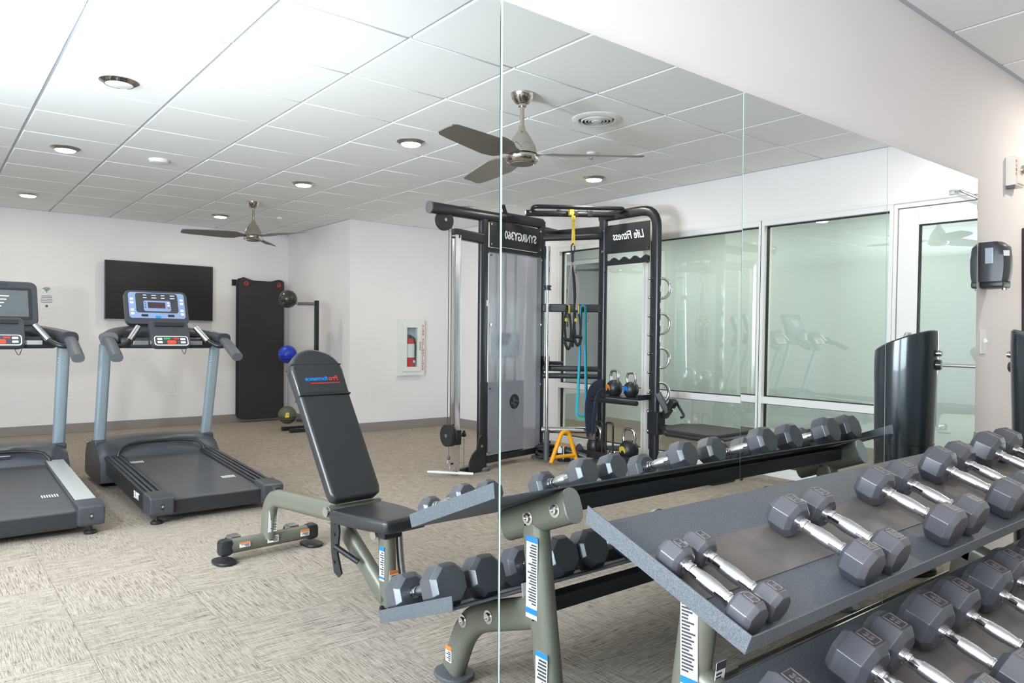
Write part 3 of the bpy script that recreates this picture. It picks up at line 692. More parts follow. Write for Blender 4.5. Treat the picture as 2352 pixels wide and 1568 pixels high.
mb.bm.faces.new(V[0][::-1]); mb.bm.faces.new(V[-1]); mb.build('column', 'gloss', t)
def on_col(a, z, dr=0.0):
    r = 0.130+(z-0.32)*0.0135+dr; return Vector((r*math.cos(a), r*math.sin(a), z))
mb = MB(); pts = []
a0, a1 = R(-22), R(52)
loop = [(a0, 0.70), (a0, 0.92), (R(-8), 0.975), (R(20), 1.0), (a1, 1.02), (a1, 0.72), (R(44), 0.66), (R(15), 0.64), (R(-12), 0.655)]
for (aa, za), (ab, zb_) in zip(loop, loop[1:]+loop[:1]):
    for k in range(6):
        u = k/6; pts.append(on_col(aa+(ab-aa)*u, za+(zb_-za)*u, 0.002))
mb.tube(pts, 0.005, n=6, closed=True); mb.build('door_seam', 'charcoal', t)
for z in (0.63, 0.33):
    mb = MB(); mb.tube([on_col(2*math.pi*k/40, z, 0.0006) for k in range(40)], 0.0015, n=5, closed=True); mb.build('body_joint', 'black', t)
mb = MB(); mb.cyl(on_col(R(85), 1.075, -0.02), on_col(R(85), 1.075, 0.022), 0.013, n=16).cyl(on_col(R(85), 1.075, 0.008), on_col(R(85), 1.075, 0.014), 0.017, n=16); mb.build('lock_knob', 'chrome', t)
c = on_col(R(80), 1.02, 0.006); d = Vector((c.x, c.y, 0)).normalized()
mb = MB(); mb.cyl(c-d*0.02, c+d*0.012, 0.030, 0.024, n=24); mb.build('door_ring', 'gloss', t)
mb = MB(); mb.cyl(c+d*0.0115, c+d*0.0135, 0.018, n=24); mb.build('ring_plug', 'smoke', t)
mb = MB(); mb.lathe([(0.155, 0.0), (0.158, 0.006), (0.156, 0.02), (0.001, 0.02)], n=36); mb.build('base', 'black', t)
# ------------------------------------------------------------------ treadmills (rear at local y=0, user faces -y)
def treadmill(cx, yrear, kind, label):
    t = thing('treadmill', label, 'treadmill', (cx, yrear, 0), group='treadmills facing the television wall')
    zd = lambda y: 0.150+0.052*(-y)             # deck rises towards the motor end
    # deck + belt
    mb = MB(); mb.prism([(0.0, zd(0)-0.085), (0.0, zd(0)-0.012), (-1.50, zd(-1.5)-0.012), (-1.50, zd(-1.5)-0.085)], 'yz', -0.33, 0.33); mb.build('deck', 'black', t)
    pr = [(-1.50, zd(-1.5)-0.014), (-1.50, zd(-1.5))]+[(-0.055+0.055*math.sin(R(a)), zd(0)-0.055+0.055*math.cos(R(a))) for a in range(0, 181, 15)]+[(-0.3, zd(-.3)-0.11)]
    mb = MB(); mb.prism(pr, 'yz', -0.275, 0.275); belt = mb.build('running_belt', 'belt', t)
    for px, py in ((-0.22, -1.14), (0.19, -0.40)):
        for k in range(7):
            yy = py-0.011*k
            b = MB(); b.prism([(yy, zd(yy)+0.0004), (yy-0.006, zd(yy-0.006)+0.0004), (yy-0.006, zd(yy-0.006)+0.0009), (yy, zd(yy)+0.0009)], 'yz', px-0.045, px+0.045) if False else b.box((px+0.013*(k-3), py, zd(py)+0.0008), (0.007, 0.062, 0.0008), 0, (R(-3), 0, 0)); b.build('speed_mark', 'paper', belt)
    for s in (-1, 1):
        x0, x1 = sorted((s*0.272, s*0.395))
        mb = MB(); mb.prism([(-0.11, zd(0)-0.10), (-0.11, zd(0)+0.018), (-1.50, zd(-1.5)+0.018), (-1.50, zd(-1.5)-0.10)], 'yz', x0, x1, 0.008)
        rail = mb.build('side_rail', 'black' if kind == 'led' else 'charcoal', t)
        if kind == 'led':
            for q in (0.30, 0.335, 0.365):
                b = MB(); b.prism([(-0.12, zd(-.12)+0.017), (-0.12, zd(-.12)+0.0235), (-1.42, zd(-1.42)+0.0235), (-1.42, zd(-1.42)+0.017)], 'yz', s*q-0.007, s*q+0.007, 0.002); b.build('grip_rib', 'charcoal', rail)
        else:
            b = MB(); b.prism([(-0.115, zd(-.12)+0.016), (-0.115, zd(-.12)+0.024), (-1.44, zd(-1.44)+0.024), (-1.44, zd(-1.44)+0.016)], 'yz', x0+0.012, x1-0.006, 0.002); b.build('silver_tread', 'silver', rail)
        if s < 0:
            text('lettering', 'TRUE', 0.058, 'paper', rail, plane_mtx((-0.3958, -0.33, zd(-.3)-0.04), (0, -1, 0), (0, 0.0, 1)), 0.0006, bold=0.002)
        # rear end cap
        xa, xb = sorted((s*0.268, s*0.405))
        mb = MB(); mb.prism([(0.03, 0.062), (0.045, 0.085), (0.045, zd(0)+0.012), (0.02, zd(0)+0.028), (-0.13, zd(-.13)+0.026), (-0.13, 0.075), (-0.10, 0.055)], 'yz', xa, xb, 0.014); cap = mb.build('end_cap', 'charcoal', t)
        b = MB(); b.box((s*0.335, 0.0455, 0.115), (0.016, 0.004, 0.034), 0.0015); b.build('tension_slot', 'black', cap)
        b = MB(); b.cyl((s*0.335, 0.044, 0.118), (s*0.335, 0.050, 0.118), 0.007, n=10); b.build('tension_bolt', 'chrome', cap)
        for yy in (-0.05, -1.78):
            mb = MB(); mb.lathe([(0.034, 0), (0.036, 0.008), (0.028, 0.018), (0.010, 0.020), (0.010, 0.075), (0.001, 0.075)], (s*0.345, yy, 0), 18); mb.build('foot', 'black', t)
    # motor hood: arched rear face
    mb = MB(); n = 16; V = []
    for yy, zt, zb in ((-1.30, 0.205, 0.05), (-1.345, 0.245, 0.04), (-1.42, 0.300, 0.035), (-1.50, 0.325, 0.035), (-1.72, 0.332, 0.035), (-1.86, 0.300, 0.04), (-1.92, 0.215, 0.05), (-1.93, 0.12, 0.06)):
        ring = []
        for k in range(n+1):
            x = -0.425+0.85*k/n; e = abs(x)/0.425
            arch = 0.030*(1-e*e)*(1 if yy > -1.6 else 0.6); dr = 0.02*max(0, e-0.9)/0.1
            push = -0.045*(e**4) if yy > -1.40 else 0
            ring.append(mb.bm.verts.new((x, yy-push*0-(0.0 if yy < -1.4 else 0.05*(1-e**2)), zt+arch-dr)))
        ring += [mb.bm.verts.new((0.425-0.85*k/2, yy, zb)) for k in range(3)]
        V.append(ring)
    m = len(V[0])
    for A, B in zip(V[:-1], V[1:]):
        for k in range(m): mb.bm.faces.new((A[k], A[(k+1) % m], B[(k+1) % m], B[k]))
    mb.bm.faces.new(V[0][::-1]); mb.bm.faces.new(V[-1]); hood = mb.build('motor_hood', 'charcoal', t, sharp=45)
    mb = MB(); arc = [(-0.30+0.60*k/20, -1.335-0.06*(1-((k-10)/10)**2), 0.262+0.060*math.sqrt(max(0, 1-((k-10)/10.0)**4))) for k in range(21)]
    arc = [(-0.31, -1.325, 0.222)]+arc+[(0.31, -1.325, 0.222)]
    mb.tube(arc, 0.011, n=8); mb.build('hood_rim', 'black', hood)
    if kind != 'led':
        b = MB(); b.box((0.0, -1.372, 0.285), (0.16, 0.012, 0.030), 0.014, (R(-38), 0, 0)); b.build('badge', 'steel', hood)
    # uprights
    for s in (-1, 1):
        mb = MB(); mb.tube([(s*0.386, -1.575, 0.29), (s*0.389, -1.34, 1.06)], 0, prof=oval(0.052, 0.082), up=(1, 0, 0)); up = mb.build('upright', 'silverp', t)
        for z in (0.93, 0.965):
            y = -1.575+0.235*(z-0.29)/0.77
            b = MB(); b.sphere((s*0.386-0.029, y+0.012, z), 0.008, u=10, v=6); b.build('bolt', 'chrome', up)
        mb = MB(); mb.box((s*0.388, -1.565, 0.315), (0.085, 0.13, 0.05), 0.012); mb.build('upright_boot', 'charcoal', t)
    # cockpit shell: swept oval from one handlebar round to the other
    P = []
    for k in range(33):
        u = -1+2*k/32; a = abs(u)
        P.append((0.400*math.copysign(min(1, a*1.0), u)*1.0, -1.515+0.36*a**4, 1.148-0.048*a**3))
    mb = MB(); mb.tube(P, 0, prof=rrect(0.135, 0.118, 0.045), up=(0, 0, 1), scale=[0.85+0.25*(1-abs(-1+2*k/32)) for k in range(33)]); mb.build('cockpit_shell', 'charcoal', t)
    mb = MB(); mb.prism([(-0.33, -1.50), (0.33, -1.50), (0.33, -1.22), (0.20, -1.16), (-0.20, -1.16), (-0.33, -1.22)], 'xy', 1.035, 1.115, 0.02); tray = mb.build('console_tray', 'black', t)
    for s in (-1, 1):
        b = MB(); b.lathe([(0.062, 1.110), (0.066, 1.132), (0.058, 1.134), (0.052, 1.118), (0.045, 1.117), (0.001, 1.117)], (s*0.255, -1.365, 0), 24); b.build('cup_holder', 'black', tray)
        b = MB(); b.box((s*0.19, -1.165, 1.075), (0.10, 0.012, 0.030), 0.002); b.build('hand_sensor', 'steel', tray)
        # handlebar: grey padded end grip + black knuckle
        mb = MB(); mb.tube(fillet([(s*0.400, -1.30, 1.115), (s*0.402, -1.12, 1.085), (s*0.405, -0.86, 0.975)], 0.08), 0, prof=rrect(0.062, 0.078, 0.028), up=(1, 0, 0)); mb.build('handlebar', 'grey', t)
        mb = MB(); mb.tube(fillet([(s*0.395, -1.10, 1.055), (s*0.335, -1.08, 1.050), (s*0.275, -1.14, 1.090), (s*0.205, -1.20, 1.185)], 0.05), 0.017, n=12); br = mb.build('pulse_bar', 'black', t)
        b = MB(); b.tube([(s*0.272, -1.142, 1.094), (s*0.200, -1.204, 1.192)], 0.021, n=16); b.build('pulse_grip', 'steel', br)
    # lower keypad pod
    rx = R(38); M4 = plane_mtx((0, -1.115, 1.135), (-1, 0, 0), (0, -0.50, 0.87))
    def slab(nm, x, y, w_, h_, z0, z1, m_, par, bev=0.0, mt=M4, rr=None):
        b = MB()
        if rr: b.prism([(x+u, y+v) for u, v in rrect(w_, h_, rr)], 'xy', z0, z1, bev)
        else: b.span((x-w_/2, y-h_/2, z0), (x+w_/2, y+h_/2, z1), bev)
        b.xf(mt); return b.build(nm, m_, par)
    pod = slab('keypad_pod', 0, 0.015, 0.275, 0.225, -0.05, 0.0, 'charcoal', t, 0.012, rr=0.04)
    slab('keypad_border', 0, -0.050, 0.235, 0.080, 0.0, 0.0015, 'paper', pod, rr=0.02)
    slab('keypad_face', 0, -0.050, 0.222, 0.067, 0.0015, 0.0025, 'ink', pod, rr=0.016)
    slab('stop_key', 0, -0.064, 0.060, 0.032, 0.0025, 0.006, 'keyred', pod, 0.001, rr=0.006)
    slab('quick_key', -0.035, -0.033, 0.040, 0.013, 0.0025, 0.004, 'red', pod, rr=0.004)
    slab('start_key', 0.03, -0.033, 0.045, 0.013, 0.0025, 0.004, 'keygreen', pod, rr=0.004)
    for s in (-1, 1):
        for r_ in (-1, 1): slab('number_key', s*0.080, -0.050+r_*0.014, 0.034, 0.016, 0.0025, 0.004, 'paper', pod, rr=0.003)
    slab('reading_ledge', 0, 0.085, 0.20, 0.030, 0.0, 0.014, 'black', pod, 0.003)
    # display console
    M5 = plane_mtx((0, -1.50, 1.350), (-1, 0, 0), (0, -0.36, 0.93))
    w5, h5 = (0.455, 0.285) if kind == 'led' else (0.50, 0.335)
    con = slab('display_console', 0, 0, w5, h5, -0.06, 0.0, 'charcoal', t, 0.010, M5, rr=0.045)
    if kind == 'led':
        slab('overlay', 0, 0.015, 0.405, 0.215, 0.0, 0.0012, 'panelblue', con, 0, M5, rr=0.022)
        slab('overlay_centre', 0, 0.035, 0.305, 0.165, 0.0012, 0.002, 'charcoal', con, 0, M5, rr=0.02)
        slab('display_bezel', 0.0, 0.010, 0.195, 0.088, 0.002, 0.003, 'panelblue', con, 0, M5, rr=0.014)
        slab('led_window', 0.005, 0.016, 0.125, 0.050, 0.003, 0.0045, 'led', con, 0, M5, rr=0.003)
        slab('badge', 0, -0.082, 0.042, 0.020, 0.0012, 0.004, 'keyblue', con, 0.001, M5, rr=0.008)
        for s in (-1, 1):
            slab('speaker_grille', s*0.095, -0.070, 0.048, 0.020, 0.0012, 0.002, 'black', con, 0, M5, rr=0.004)
            for r_ in range(7): slab('preset_key', s*0.180, 0.105-0.030*r_-0.01, 0.024, 0.018, 0.0012, 0.0025, 'paper' if r_ % 3 else 'panelblue', con, 0, M5, rr=0.004)
        for k, x in enumerate((-0.115, -0.045, 0.02, 0.085)):
            for yy in (0.100, 0.078): slab('program_label', x, yy, 0.034-0.008*(k % 2), 0.006, 0.002, 0.003, 'paper', con, 0, M5)
        for k in range(3):
            slab('side_key', -0.082, 0.038-0.022*k, 0.014, 0.012, 0.003, 0.004, 'paper' if k < 2 else 'red', con, 0, M5, rr=0.003)
            slab('side_key', 0.086, 0.034-0.018*k, 0.010, 0.008, 0.003, 0.004, 'ink', con, 0, M5, rr=0.003)
    else:
        slab('screen_bezel', 0, -0.005, 0.43, 0.24, 0.0, 0.002, 'black', con, 0, M5, rr=0.01)
        slab('touch_screen', 0, -0.005, 0.385, 0.20, 0.002, 0.003, 'display', con, 0, M5, rr=0.004)
        slab('camera_bar', -0.02, 0.142, 0.12, 0.016, 0.0, 0.003, 'gloss', con, 0, M5, rr=0.006)
        for k in range(4): slab('screen_text', 0.02, 0.05-0.026*k, 0.20-0.03*k, 0.008, 0.003, 0.0036, 'paper', con, 0, M5)
    mb = MB(); mb.box((0, -1.50, 1.20), (0.14, 0.06, 0.12), 0.015, (R(-15), 0, 0)); mb.build('console_neck', 'black', t)
    mb = MB(); mb.tube(bez((0.06, -1.185, 1.09), (0.075, -1.12, 1.06), (0.10, -1.13, 0.95), (0.115, -1.15, 1.01), 12)+bez((0.115, -1.15, 1.01), (0.12, -1.16, 1.03), (0.13, -1.17, 1.04), (0.13, -1.18, 1.05), 4)[1:], 0.0022, n=6); mb.build('safety_cord', 'black', t)
    return t
treadmill(1.457, -2.06, 'led', 'black treadmill with a blue-grey keypad console in front of the television')
treadmill(0.418, -2.06, 'screen', 'black treadmill with touchscreen console and silver side rails by the paper sign')
# ------------------------------------------------------------------ adjustable bench
b0 = thing('weight_bench', 'black padded adjustable bench with pewter frame facing the mirror', 'bench', (1.465, -0.45, 0), (0, 0, R(-5.0)))
def bt(name, pts, w, h, m='pewter', up=(0, 1, 0), r=0.08):
    mb = MB(); mb.tube(fillet([Vector(p) for p in pts], r), 0, prof=oval(w, h), up=up); return mb.build(name, m, b0)
bt('rear_crossbar', [(-0.22, -0.655, 0.078), (0.24, -0.655, 0.078)], 0.062, 0.074, up=(0, 0, 1))
bt('main_tube', [(0.0, -0.655, 0.09), (0.0, -0.63, 0.305), (0.0, 0.16, 0.345)], 0.060, 0.092, r=0.16)
bt('diagonal_tube', [(0.0, 0.02, 0.33), (0.0, 0.43, 0.045)], 0.056, 0.086, up=(0, 0, 1))
bt('front_post', [(0.0, 0.415, 0.33), (0.0, 0.43, 0.03)], 0.056, 0.080)
bt('adjust_strut', [(0.050, 0.43, 0.31), (0.052, 0.44, 0.20), (0.062, 0.47, 0.03)], 0.030, 0.034, 'steel', r=0.05)
bt('front_crossbar', [(-0.01, 0.43, 0.04), (0.16, 0.43, 0.04)], 0.056, 0.066, up=(0, 0, 1))
for s in (-1, 1):
    mb = MB(); mb.box((s*0.235+0.01, -0.655, 0.078), (0.070, 0.070, 0.084), 0.022); mb.build('end_cap', 'black', b0)
    mb = MB(); mb.prism([(s*0.24+0.01+u, -0.655+v) for u, v in oval(0.10, 0.15)], 'xy', 0.0, 0.016, 0.004); mb.build('foot', 'black', b0)
    mb = MB(); mb.prism([(s*0.075+0.085+u, 0.43+v) for u, v in oval(0.08, 0.10)], 'xy', 0.0, 0.014, 0.003); mb.build('foot', 'black', b0)
    mb = MB(); mb.cyl((s*0.16-0.02, -0.735, 0.075), (s*0.16+0.02, -0.735, 0.075), 0.034, n=20); wh = mb.build('transport_wheel', 'black', b0)
    mb = MB(); mb.box((s*0.16, -0.705, 0.105), (0.055, 0.06, 0.03), 0.006); mb.build('wheel_bracket', 'steel', b0)
mb = MB(); mb.cyl((0.0, -0.57, 0.345), (0.0, -0.57, 0.362), 0.022, n=18); mb.build('tube_plug', 'black', b0)
# pads
def pad(name, outline, thick, mtx, m='vinyl', bev=0.016):
    mb = MB(); mb.prism(outline, 'xy', 0, thick, bev); mb.xf(mtx); return mb.build(name, m, b0, sharp=60)
ang = math.atan2(0.60, -0.40)
Lp = 0.775
Mp = plane_mtx((-0.005, 0.165, 0.405), (-1, 0, 0), (0, -0.42, 0.63))      # x across, y up the back, z = towards the sitter
top = [(0.13*math.cos(R(a)), Lp-0.13+0.115*math.sin(R(a))) for a in range(0, 181, 12)]
out = [(-0.118+0.03*(1-math.cos(R(a))), 0.03*(1-math.sin(R(a)))) for a in (0, 30, 60, 90)]
outline = [(-0.09, 0.0), (0.09, 0.0), (0.115, 0.012), (0.125, 0.04)]+top+[(-0.125, 0.04), (-0.115, 0.012)]
bp = pad('back_pad', outline, 0.058, Mp)
sl = [(-0.128, Lp-0.26), (0.128, Lp-0.26), (0.133, Lp-0.13)]+[(0.134*math.cos(R(a)), Lp-0.13+0.120*math.sin(R(a))) for a in range(0, 181, 12)]
mb = MB(); mb.prism(sl, 'xy', -0.004, 0.0625, 0.018); mb.xf(Mp); mb.build('headrest_sleeve', 'vinyl', bp, sharp=60)
mb = MB(); mb.span((-0.129, Lp-0.264, 0.0), (0.129, Lp-0.257, 0.0645), 0.002); mb.xf(Mp); mb.build('sleeve_piping', 'black', bp)
mb = MB(); mb.span((-0.129, Lp-0.10, 0.0), (0.129, Lp-0.098, 0.0632)); mb.xf(Mp); mb.build('seam', 'black', bp)
text('lettering_red', 'Pro', 0.034, 'red', bp, Mp @ Matrix.Translation((-0.062, Lp-0.178, 0.0630)), 0.0006, bold=0.0006)
text('lettering_blue', 'formance', 0.030, 'blue', bp, Mp @ Matrix.Translation((0.025, Lp-0.178, 0.0630)), 0.0006, bold=0.0008)
mb = MB(); mb.span((-0.09, Lp-0.204, 0.0625), (0.06, Lp-0.200, 0.0634)); mb.xf(Mp); mb.build('underline', 'red', bp)
so = [(-0.135, 0.0), (0.135, 0.0), (0.14, 0.03), (0.135, 0.16), (0.105, 0.35), (0.085, 0.375), (-0.085, 0.375), (-0.105, 0.35), (-0.135, 0.16), (-0.14, 0.03)]
pad('seat_pad', so, 0.058, Matrix.Translation((0.0, 0.19, 0.342)) @ Matrix.Rotation(R(2), 4, 'X'))
mb = MB(); mb.cyl((-0.13, 0.165, 0.385), (0.13, 0.165, 0.385), 0.024, n=18); mb.build('hinge_tube', 'pewter', b0)
for s in (-0.135, 0.135):
    mb = MB(); mb.cyl((s-0.008, 0.165, 0.385), (s+0.008, 0.165, 0.385), 0.021, n=16); mb.build('hinge_bolt', 'chrome', b0)
mb = MB(); mb.prism([(0.115, 0.40), (0.165, 0.41), (0.19, 0.30), (0.175, 0.20), (0.21, 0.12), (0.185, 0.10), (0.15, 0.115), (0.125, 0.20)], 'yz', -0.090, -0.080, 0.002); rk = mb.build('ratchet_plate', 'bframe', b0)
for z in (0.33, 0.28, 0.22, 0.16):
    mb = MB(); mb.cyl((-0.094, 0.155, z), (-0.089, 0.155, z), 0.008, n=12); mb.build('ratchet_hole', 'black', rk)
mb = MB(); mb.tube([(-0.11, 0.19, 0.24), (-0.05, 0.28, 0.18)], 0.012, n=10); mb.build('pop_pin', 'black', b0)
mb = MB(); mb.box((0.0, 0.41, 0.325), (0.09, 0.11, 0.036), 0.008); mb.build('seat_bracket', 'bframe', b0)
mb = MB(); mb.cyl((-0.052, 0.39, 0.315), (-0.044, 0.39, 0.315), 0.02, n=18); mb.build('bracket_bolt', 'chrome', b0)
sticker('instruction_label', b0, (0.0, -0.600, 0.190), (-1, 0, 0), (0, 0.1, 1), 0.048, 0.13, 'paper', 14, 21, None, 0.05)
sticker('caution_label', b0, (-0.14, -0.617, 0.085), (-1, 0, 0), (0, 0, 1), 0.055, 0.026, 'orange', 3, 22, None, 0.3)
sticker('notice_label', b0, (0.01, -0.617, 0.085), (-1, 0, 0), (0, 0, 1), 0.060, 0.034, None, 4, 23)
sticker('warning_label', b0, (0.19, -0.617, 0.085), (-1, 0, 0), (0, 0, 1), 0.052, 0.034, 'orange', 3, 24, None, 0.35)
sticker('post_label', b0, (-0.0285, 0.423, 0.20), (0, -1, 0), (0, 0.02, 1), 0.034, 0.14, 'blue', 10, 25, 'blue', 0.12)
sticker('post_warning', b0, (0.0, 0.4665, 0.14), (-1, 0, 0), (0, 0.04, 1), 0.044, 0.075, 'orange', 6, 26, None, 0.2)
# ------------------------------------------------------------------ far wall items
t = thing('television', 'wide flat black television on the wall behind the treadmills', 'television', (2.325, TVY, 1.31), world=True)
mb = MB(); mb.span((1.712, TVY+0.045, 1.312), (2.938, TVY+0.087, 2.015), 0.006); mb.build('casing', 'black', t)
mb = MB(); mb.span((1.722, TVY+0.0865, 1.330), (2.928, TVY+0.0885, 2.005)); mb.build('screen', 'screen', t)
mb = MB(); mb.span((1.715, TVY+0.0865, 1.313), (2.935, TVY+0.089, 1.322)); mb.build('lower_trim', 'steel', t)
mb = MB(); mb.span((2.1, TVY+0.001, 1.5), (2.55, TVY+0.047, 1.85)); mb.build('wall_bracket', 'black', t)
t = thing('paper_sign', 'white paper notice with a black wireless symbol taped to the wall', 'sign', (1.143, TVY, 1.42), world=True)
mb = MB(); mb.span((1.038, TVY+0.001, 1.425), (1.248, TVY+0.003, 1.685)); mb.build('sheet', 'paper', t)
for r in (0.018, 0.033, 0.048):
    mb = MB(); mb.tube([(1.143+r*math.sin(R(a)), TVY+0.0035, 1.612+r*math.cos(R(a))) for a in range(-45, 46, 9)], 0.0035, n=5); mb.build('wireless_arc', 'ink', t)
mb = MB(); mb.sphere((1.143, TVY+0.0035, 1.612), 0.006, u=8, v=6); mb.build('wireless_dot', 'ink', t)
mb = MB(); mm = plane_mtx((1.143, TVY+0.0035, 1.53), (-1, 0, 0), (0, 0, 1)); print_rows(mb, mm, 0.13, 0.09, 5, 5, 0.3, False); mb.build('print_rows', 'ink', t)
mb = MB(); mb.cyl((1.143, TVY+0.003, 1.452), (1.143, TVY+0.004, 1.452), 0.014, n=16); mb.build('round_mark', 'grey', t)
def outlet(x, y, z, label):
    t = thing('wall_outlet', label, 'outlet', (x, y, z), group='white wall outlets')
    mb = MB(); mb.box((0, 0.003, 0), (0.072, 0.006, 0.116), 0.002); p = mb.build('cover_plate', 'white', t)
    for dz in (-0.022, 0.022):
        mb = MB(); mb.prism([(u, dz+v) for u, v in rrect(0.034, 0.028, 0.009)], 'xz', 0.005, 0.008); mb.build('socket', 'white', p)
        for s in (-1, 1):
            mb = MB(); mb.box((s*0.006, 0.0082, dz+0.003), (0.002, 0.001, 0.008)); mb.build('slot', 'ink', p)
outlet(1.37, TVY, 0.445, 'white wall outlet low on the wall below the paper sign')
outlet(2.48, TVY, 0.443, 'white wall outlet low on the wall below the television')
outlet(4.252, FY, 0.42, 'white wall outlet beside the fire extinguisher cabinet')
t = thing('return_grille', 'white louvred air grille low on the return wall behind the bench', 'air vent', (XA, -5.80, 0.58), world=True)
mb = MB(); y0, y1, z0, z1 = -6.05, -5.55, 0.44, 0.73
mb.span((XA-0.012, y0, z0), (XA, y0+0.025, z1)).span((XA-0.012, y1-0.025, z0), (XA, y1, z1)).span((XA-0.012, y0, z0), (XA, y1, z0+0.025)).span((XA-0.012, y0, z1-0.025), (XA, y1, z1)); mb.build('frame', 'white', t)
for k in range(13):
    mb = MB(); mb.box((XA-0.007, (y0+y1)/2, z0+0.035+0.0183*k), (0.012, y1-y0-0.05, 0.003), 0, (0, R(35), 0)); mb.build('louvre', 'white', t)
# ---- fire extinguisher cabinet
t = thing('extinguisher_cabinet', 'white semi-recessed cabinet with red FIRE EXTINGUISHER lettering on its edge', 'cabinet', (4.78, FY, 0.66), world=True)
cx0, cx1, cz0, cz1 = 4.595, 4.965, 0.662, 1.360; fy = FY+0.055
mb = MB()
for a, c in (((cx0, FY, cz0), (cx0+0.07, fy, cz1)), ((cx1-0.10, FY, cz0), (cx1, fy, cz1)), ((cx0+0.07, FY, cz0), (cx1-0.10, fy, cz0+0.075)), ((cx0+0.07, FY, cz1-0.075), (cx1-0.10, fy, cz1))): mb.span(a, c)
mb.build('casing', 'cab', t)
mb = MB(); mb.span((cx0+0.06, FY+0.0005, cz0+0.06), (cx1-0.09, FY+0.004, cz1-0.06)); mb.build('back_panel', 'smoke', t)
dx0_, dx1_ = cx0+0.055, cx1-0.055; px0, px1, pz0, pz1 = 4.705, 4.855, 0.770, 1.258
mb = MB(); dy0, dy1 = fy+0.0005, fy+0.012
for a, c in (((dx0_, dy0, cz0+0.05), (px0, dy1, cz1-0.05)), ((px1, dy0, cz0+0.05), (dx1_, dy1, cz1-0.05)), ((px0, dy0, cz0+0.05), (px1, dy1, pz0)), ((px0, dy0, pz1), (px1, dy1, cz1-0.05))): mb.span(a, c)
dr = mb.build('door', 'cab', t)
off = -Vector(t['world_built'])
mb = MB(); mb.span((px0, dy0+0.003, pz0), (px1, dy0+0.006, pz1)); mb.xf(Matrix.Translation(off)); mb.build('pane', 'clear', dr, smooth=False)
mb = MB(); mb.tube(fillet([(dx1_-0.03, dy1, 1.08), (dx1_-0.03, dy1+0.022, 1.08), (dx1_-0.03, dy1+0.022, 0.98), (dx1_-0.03, dy1, 0.98)], 0.01), 0.004, n=8); mb.xf(Matrix.Translation(off)); mb.build('pull', 'steel', dr)
for k, ch in enumerate('FIRE EXTINGUISHER'):
    if ch != ' ': text('lettering', ch, 0.036, 'red', t, plane_mtx((cx1-0.022, fy+0.0012, 1.278-0.0338*k), (-1, 0, 0), (0, 0, 1)), 0.0006, bold=0.0012)
t = thing('fire_extinguisher', 'red fire extinguisher with a white label inside the glazed cabinet', 'extinguisher', (4.785, FY+0.034, 0.74), world=True)
ex, ey = 4.772, FY+0.030
mb = MB(); mb.lathe([(0.058, 0.738), (0.062, 0.75), (0.062, 1.06), (0.052, 1.095), (0.026, 1.118), (0.018, 1.13), (0.001, 1.13)], (0, 0, 0), 28); mb.xf(Matrix.Translation((ex, ey, 0)) @ Matrix.Diagonal((1, 0.36, 1, 1))); mb.build('cylinder', 'redp', t)
mb = MB(); mb.lathe([(0.0626, 0.885), (0.0626, 1.055), (0.056, 1.055), (0.056, 0.885), (0.0626, 0.885)], (0, 0, 0), 28); mb.xf(Matrix.Translation((ex, ey, 0)) @ Matrix.Diagonal((1, 0.375, 1, 1))); mb.build('label', 'paper', t)
mb = MB(); mb.box((ex, ey, 1.14), (0.03, 0.02, 0.03), 0.004).box((ex-0.02, ey, 1.165), (0.08, 0.012, 0.010), 0.003, (0, R(12), 0)); mb.build('valve', 'black', t)
mb = MB(); mb.tube(bez((ex+0.01, ey, 1.14), (ex+0.09, ey, 1.16), (ex+0.068, ey+0.004, 1.0), (ex+0.066, ey+0.004, 0.83), 12), 0.008, n=8); mb.build('hose', 'black', t)
mb = MB(); mb.cyl((ex+0.042, ey+0.018, 0.835), (ex+0.042, ey+0.026, 0.835), 0.018, n=16); mb.build('gauge', 'chrome', t)
# ---- exercise mats hung on a wall rack
t = thing('mat_rack', 'black wall bar holding the hung exercise mats in the corner', 'rack', (3.55, TVY, 1.83), world=True)
mb = MB(); mb.span((3.20, TVY, 1.795), (3.90, TVY+0.02, 1.875), 0.003); mb.build('wall_bar', 'black', t)
for x in (3.41, 3.76):
    mb = MB(); mb.cyl((x, TVY+0.02, 1.835), (x, TVY+0.135, 1.835), 0.009, n=12); mb.build('peg', 'black', t)
def hung_mat(x0, x1, y, zb, zt, label, dz=0):
    t = thing('exercise_mat', label, 'exercise mat', ((x0+x1)/2, y, zb), group='hung exercise mats', world=True)
    w_ = x1-x0; n = 24; V = []
    outl = [(x0+0.05, zb), (x0+0.015, zb+0.018), (x0, zb+0.06), (x0, zt-0.06), (x0+0.02, zt-0.015), (x0+0.06, zt)]
    for k in range(1, 16):
        u = k/16; outl.append((x0+0.06+(w_-0.12)*u, zt-0.052*math.sin(math.pi*u)))
    outl += [(x1-0.06, zt-0.01), (x1-0.02, zt-0.022), (x1, zt-0.065), (x1, zb+0.06), (x1-0.015, zb+0.018), (x1-0.05, zb)]
    mb = MB(); mb.prism(outl, 'xz', y-0.009, y+0.009, 0.003); body = mb.build('mat_body', 'foam', t)
    off = -Vector(t['world_built'])
    for x in (x0+0.095, x1-0.075):
        mb = MB(); mb.tube([(x+0.024*math.cos(2*math.pi*k/20), y+0.0095, zt-0.082+0.024*math.sin(2*math.pi*k/20)) for k in range(1, 19)], 0.007, n=6); mb.span((x+0.004, y+0.009, zt-0.092), (x+0.028, y+0.0105, zt-0.078)); mb.xf(Matrix.Translation(off)); mb.build('logo_ring', 'red', body)
        mb = MB(); mb.cyl((x, y+0.008, zt-0.082), (x, y+0.0100, zt-0.082), 0.013, n=16); mb.xf(Matrix.Translation(off)); mb.build('eyelet', 'gloss', body)
    return t
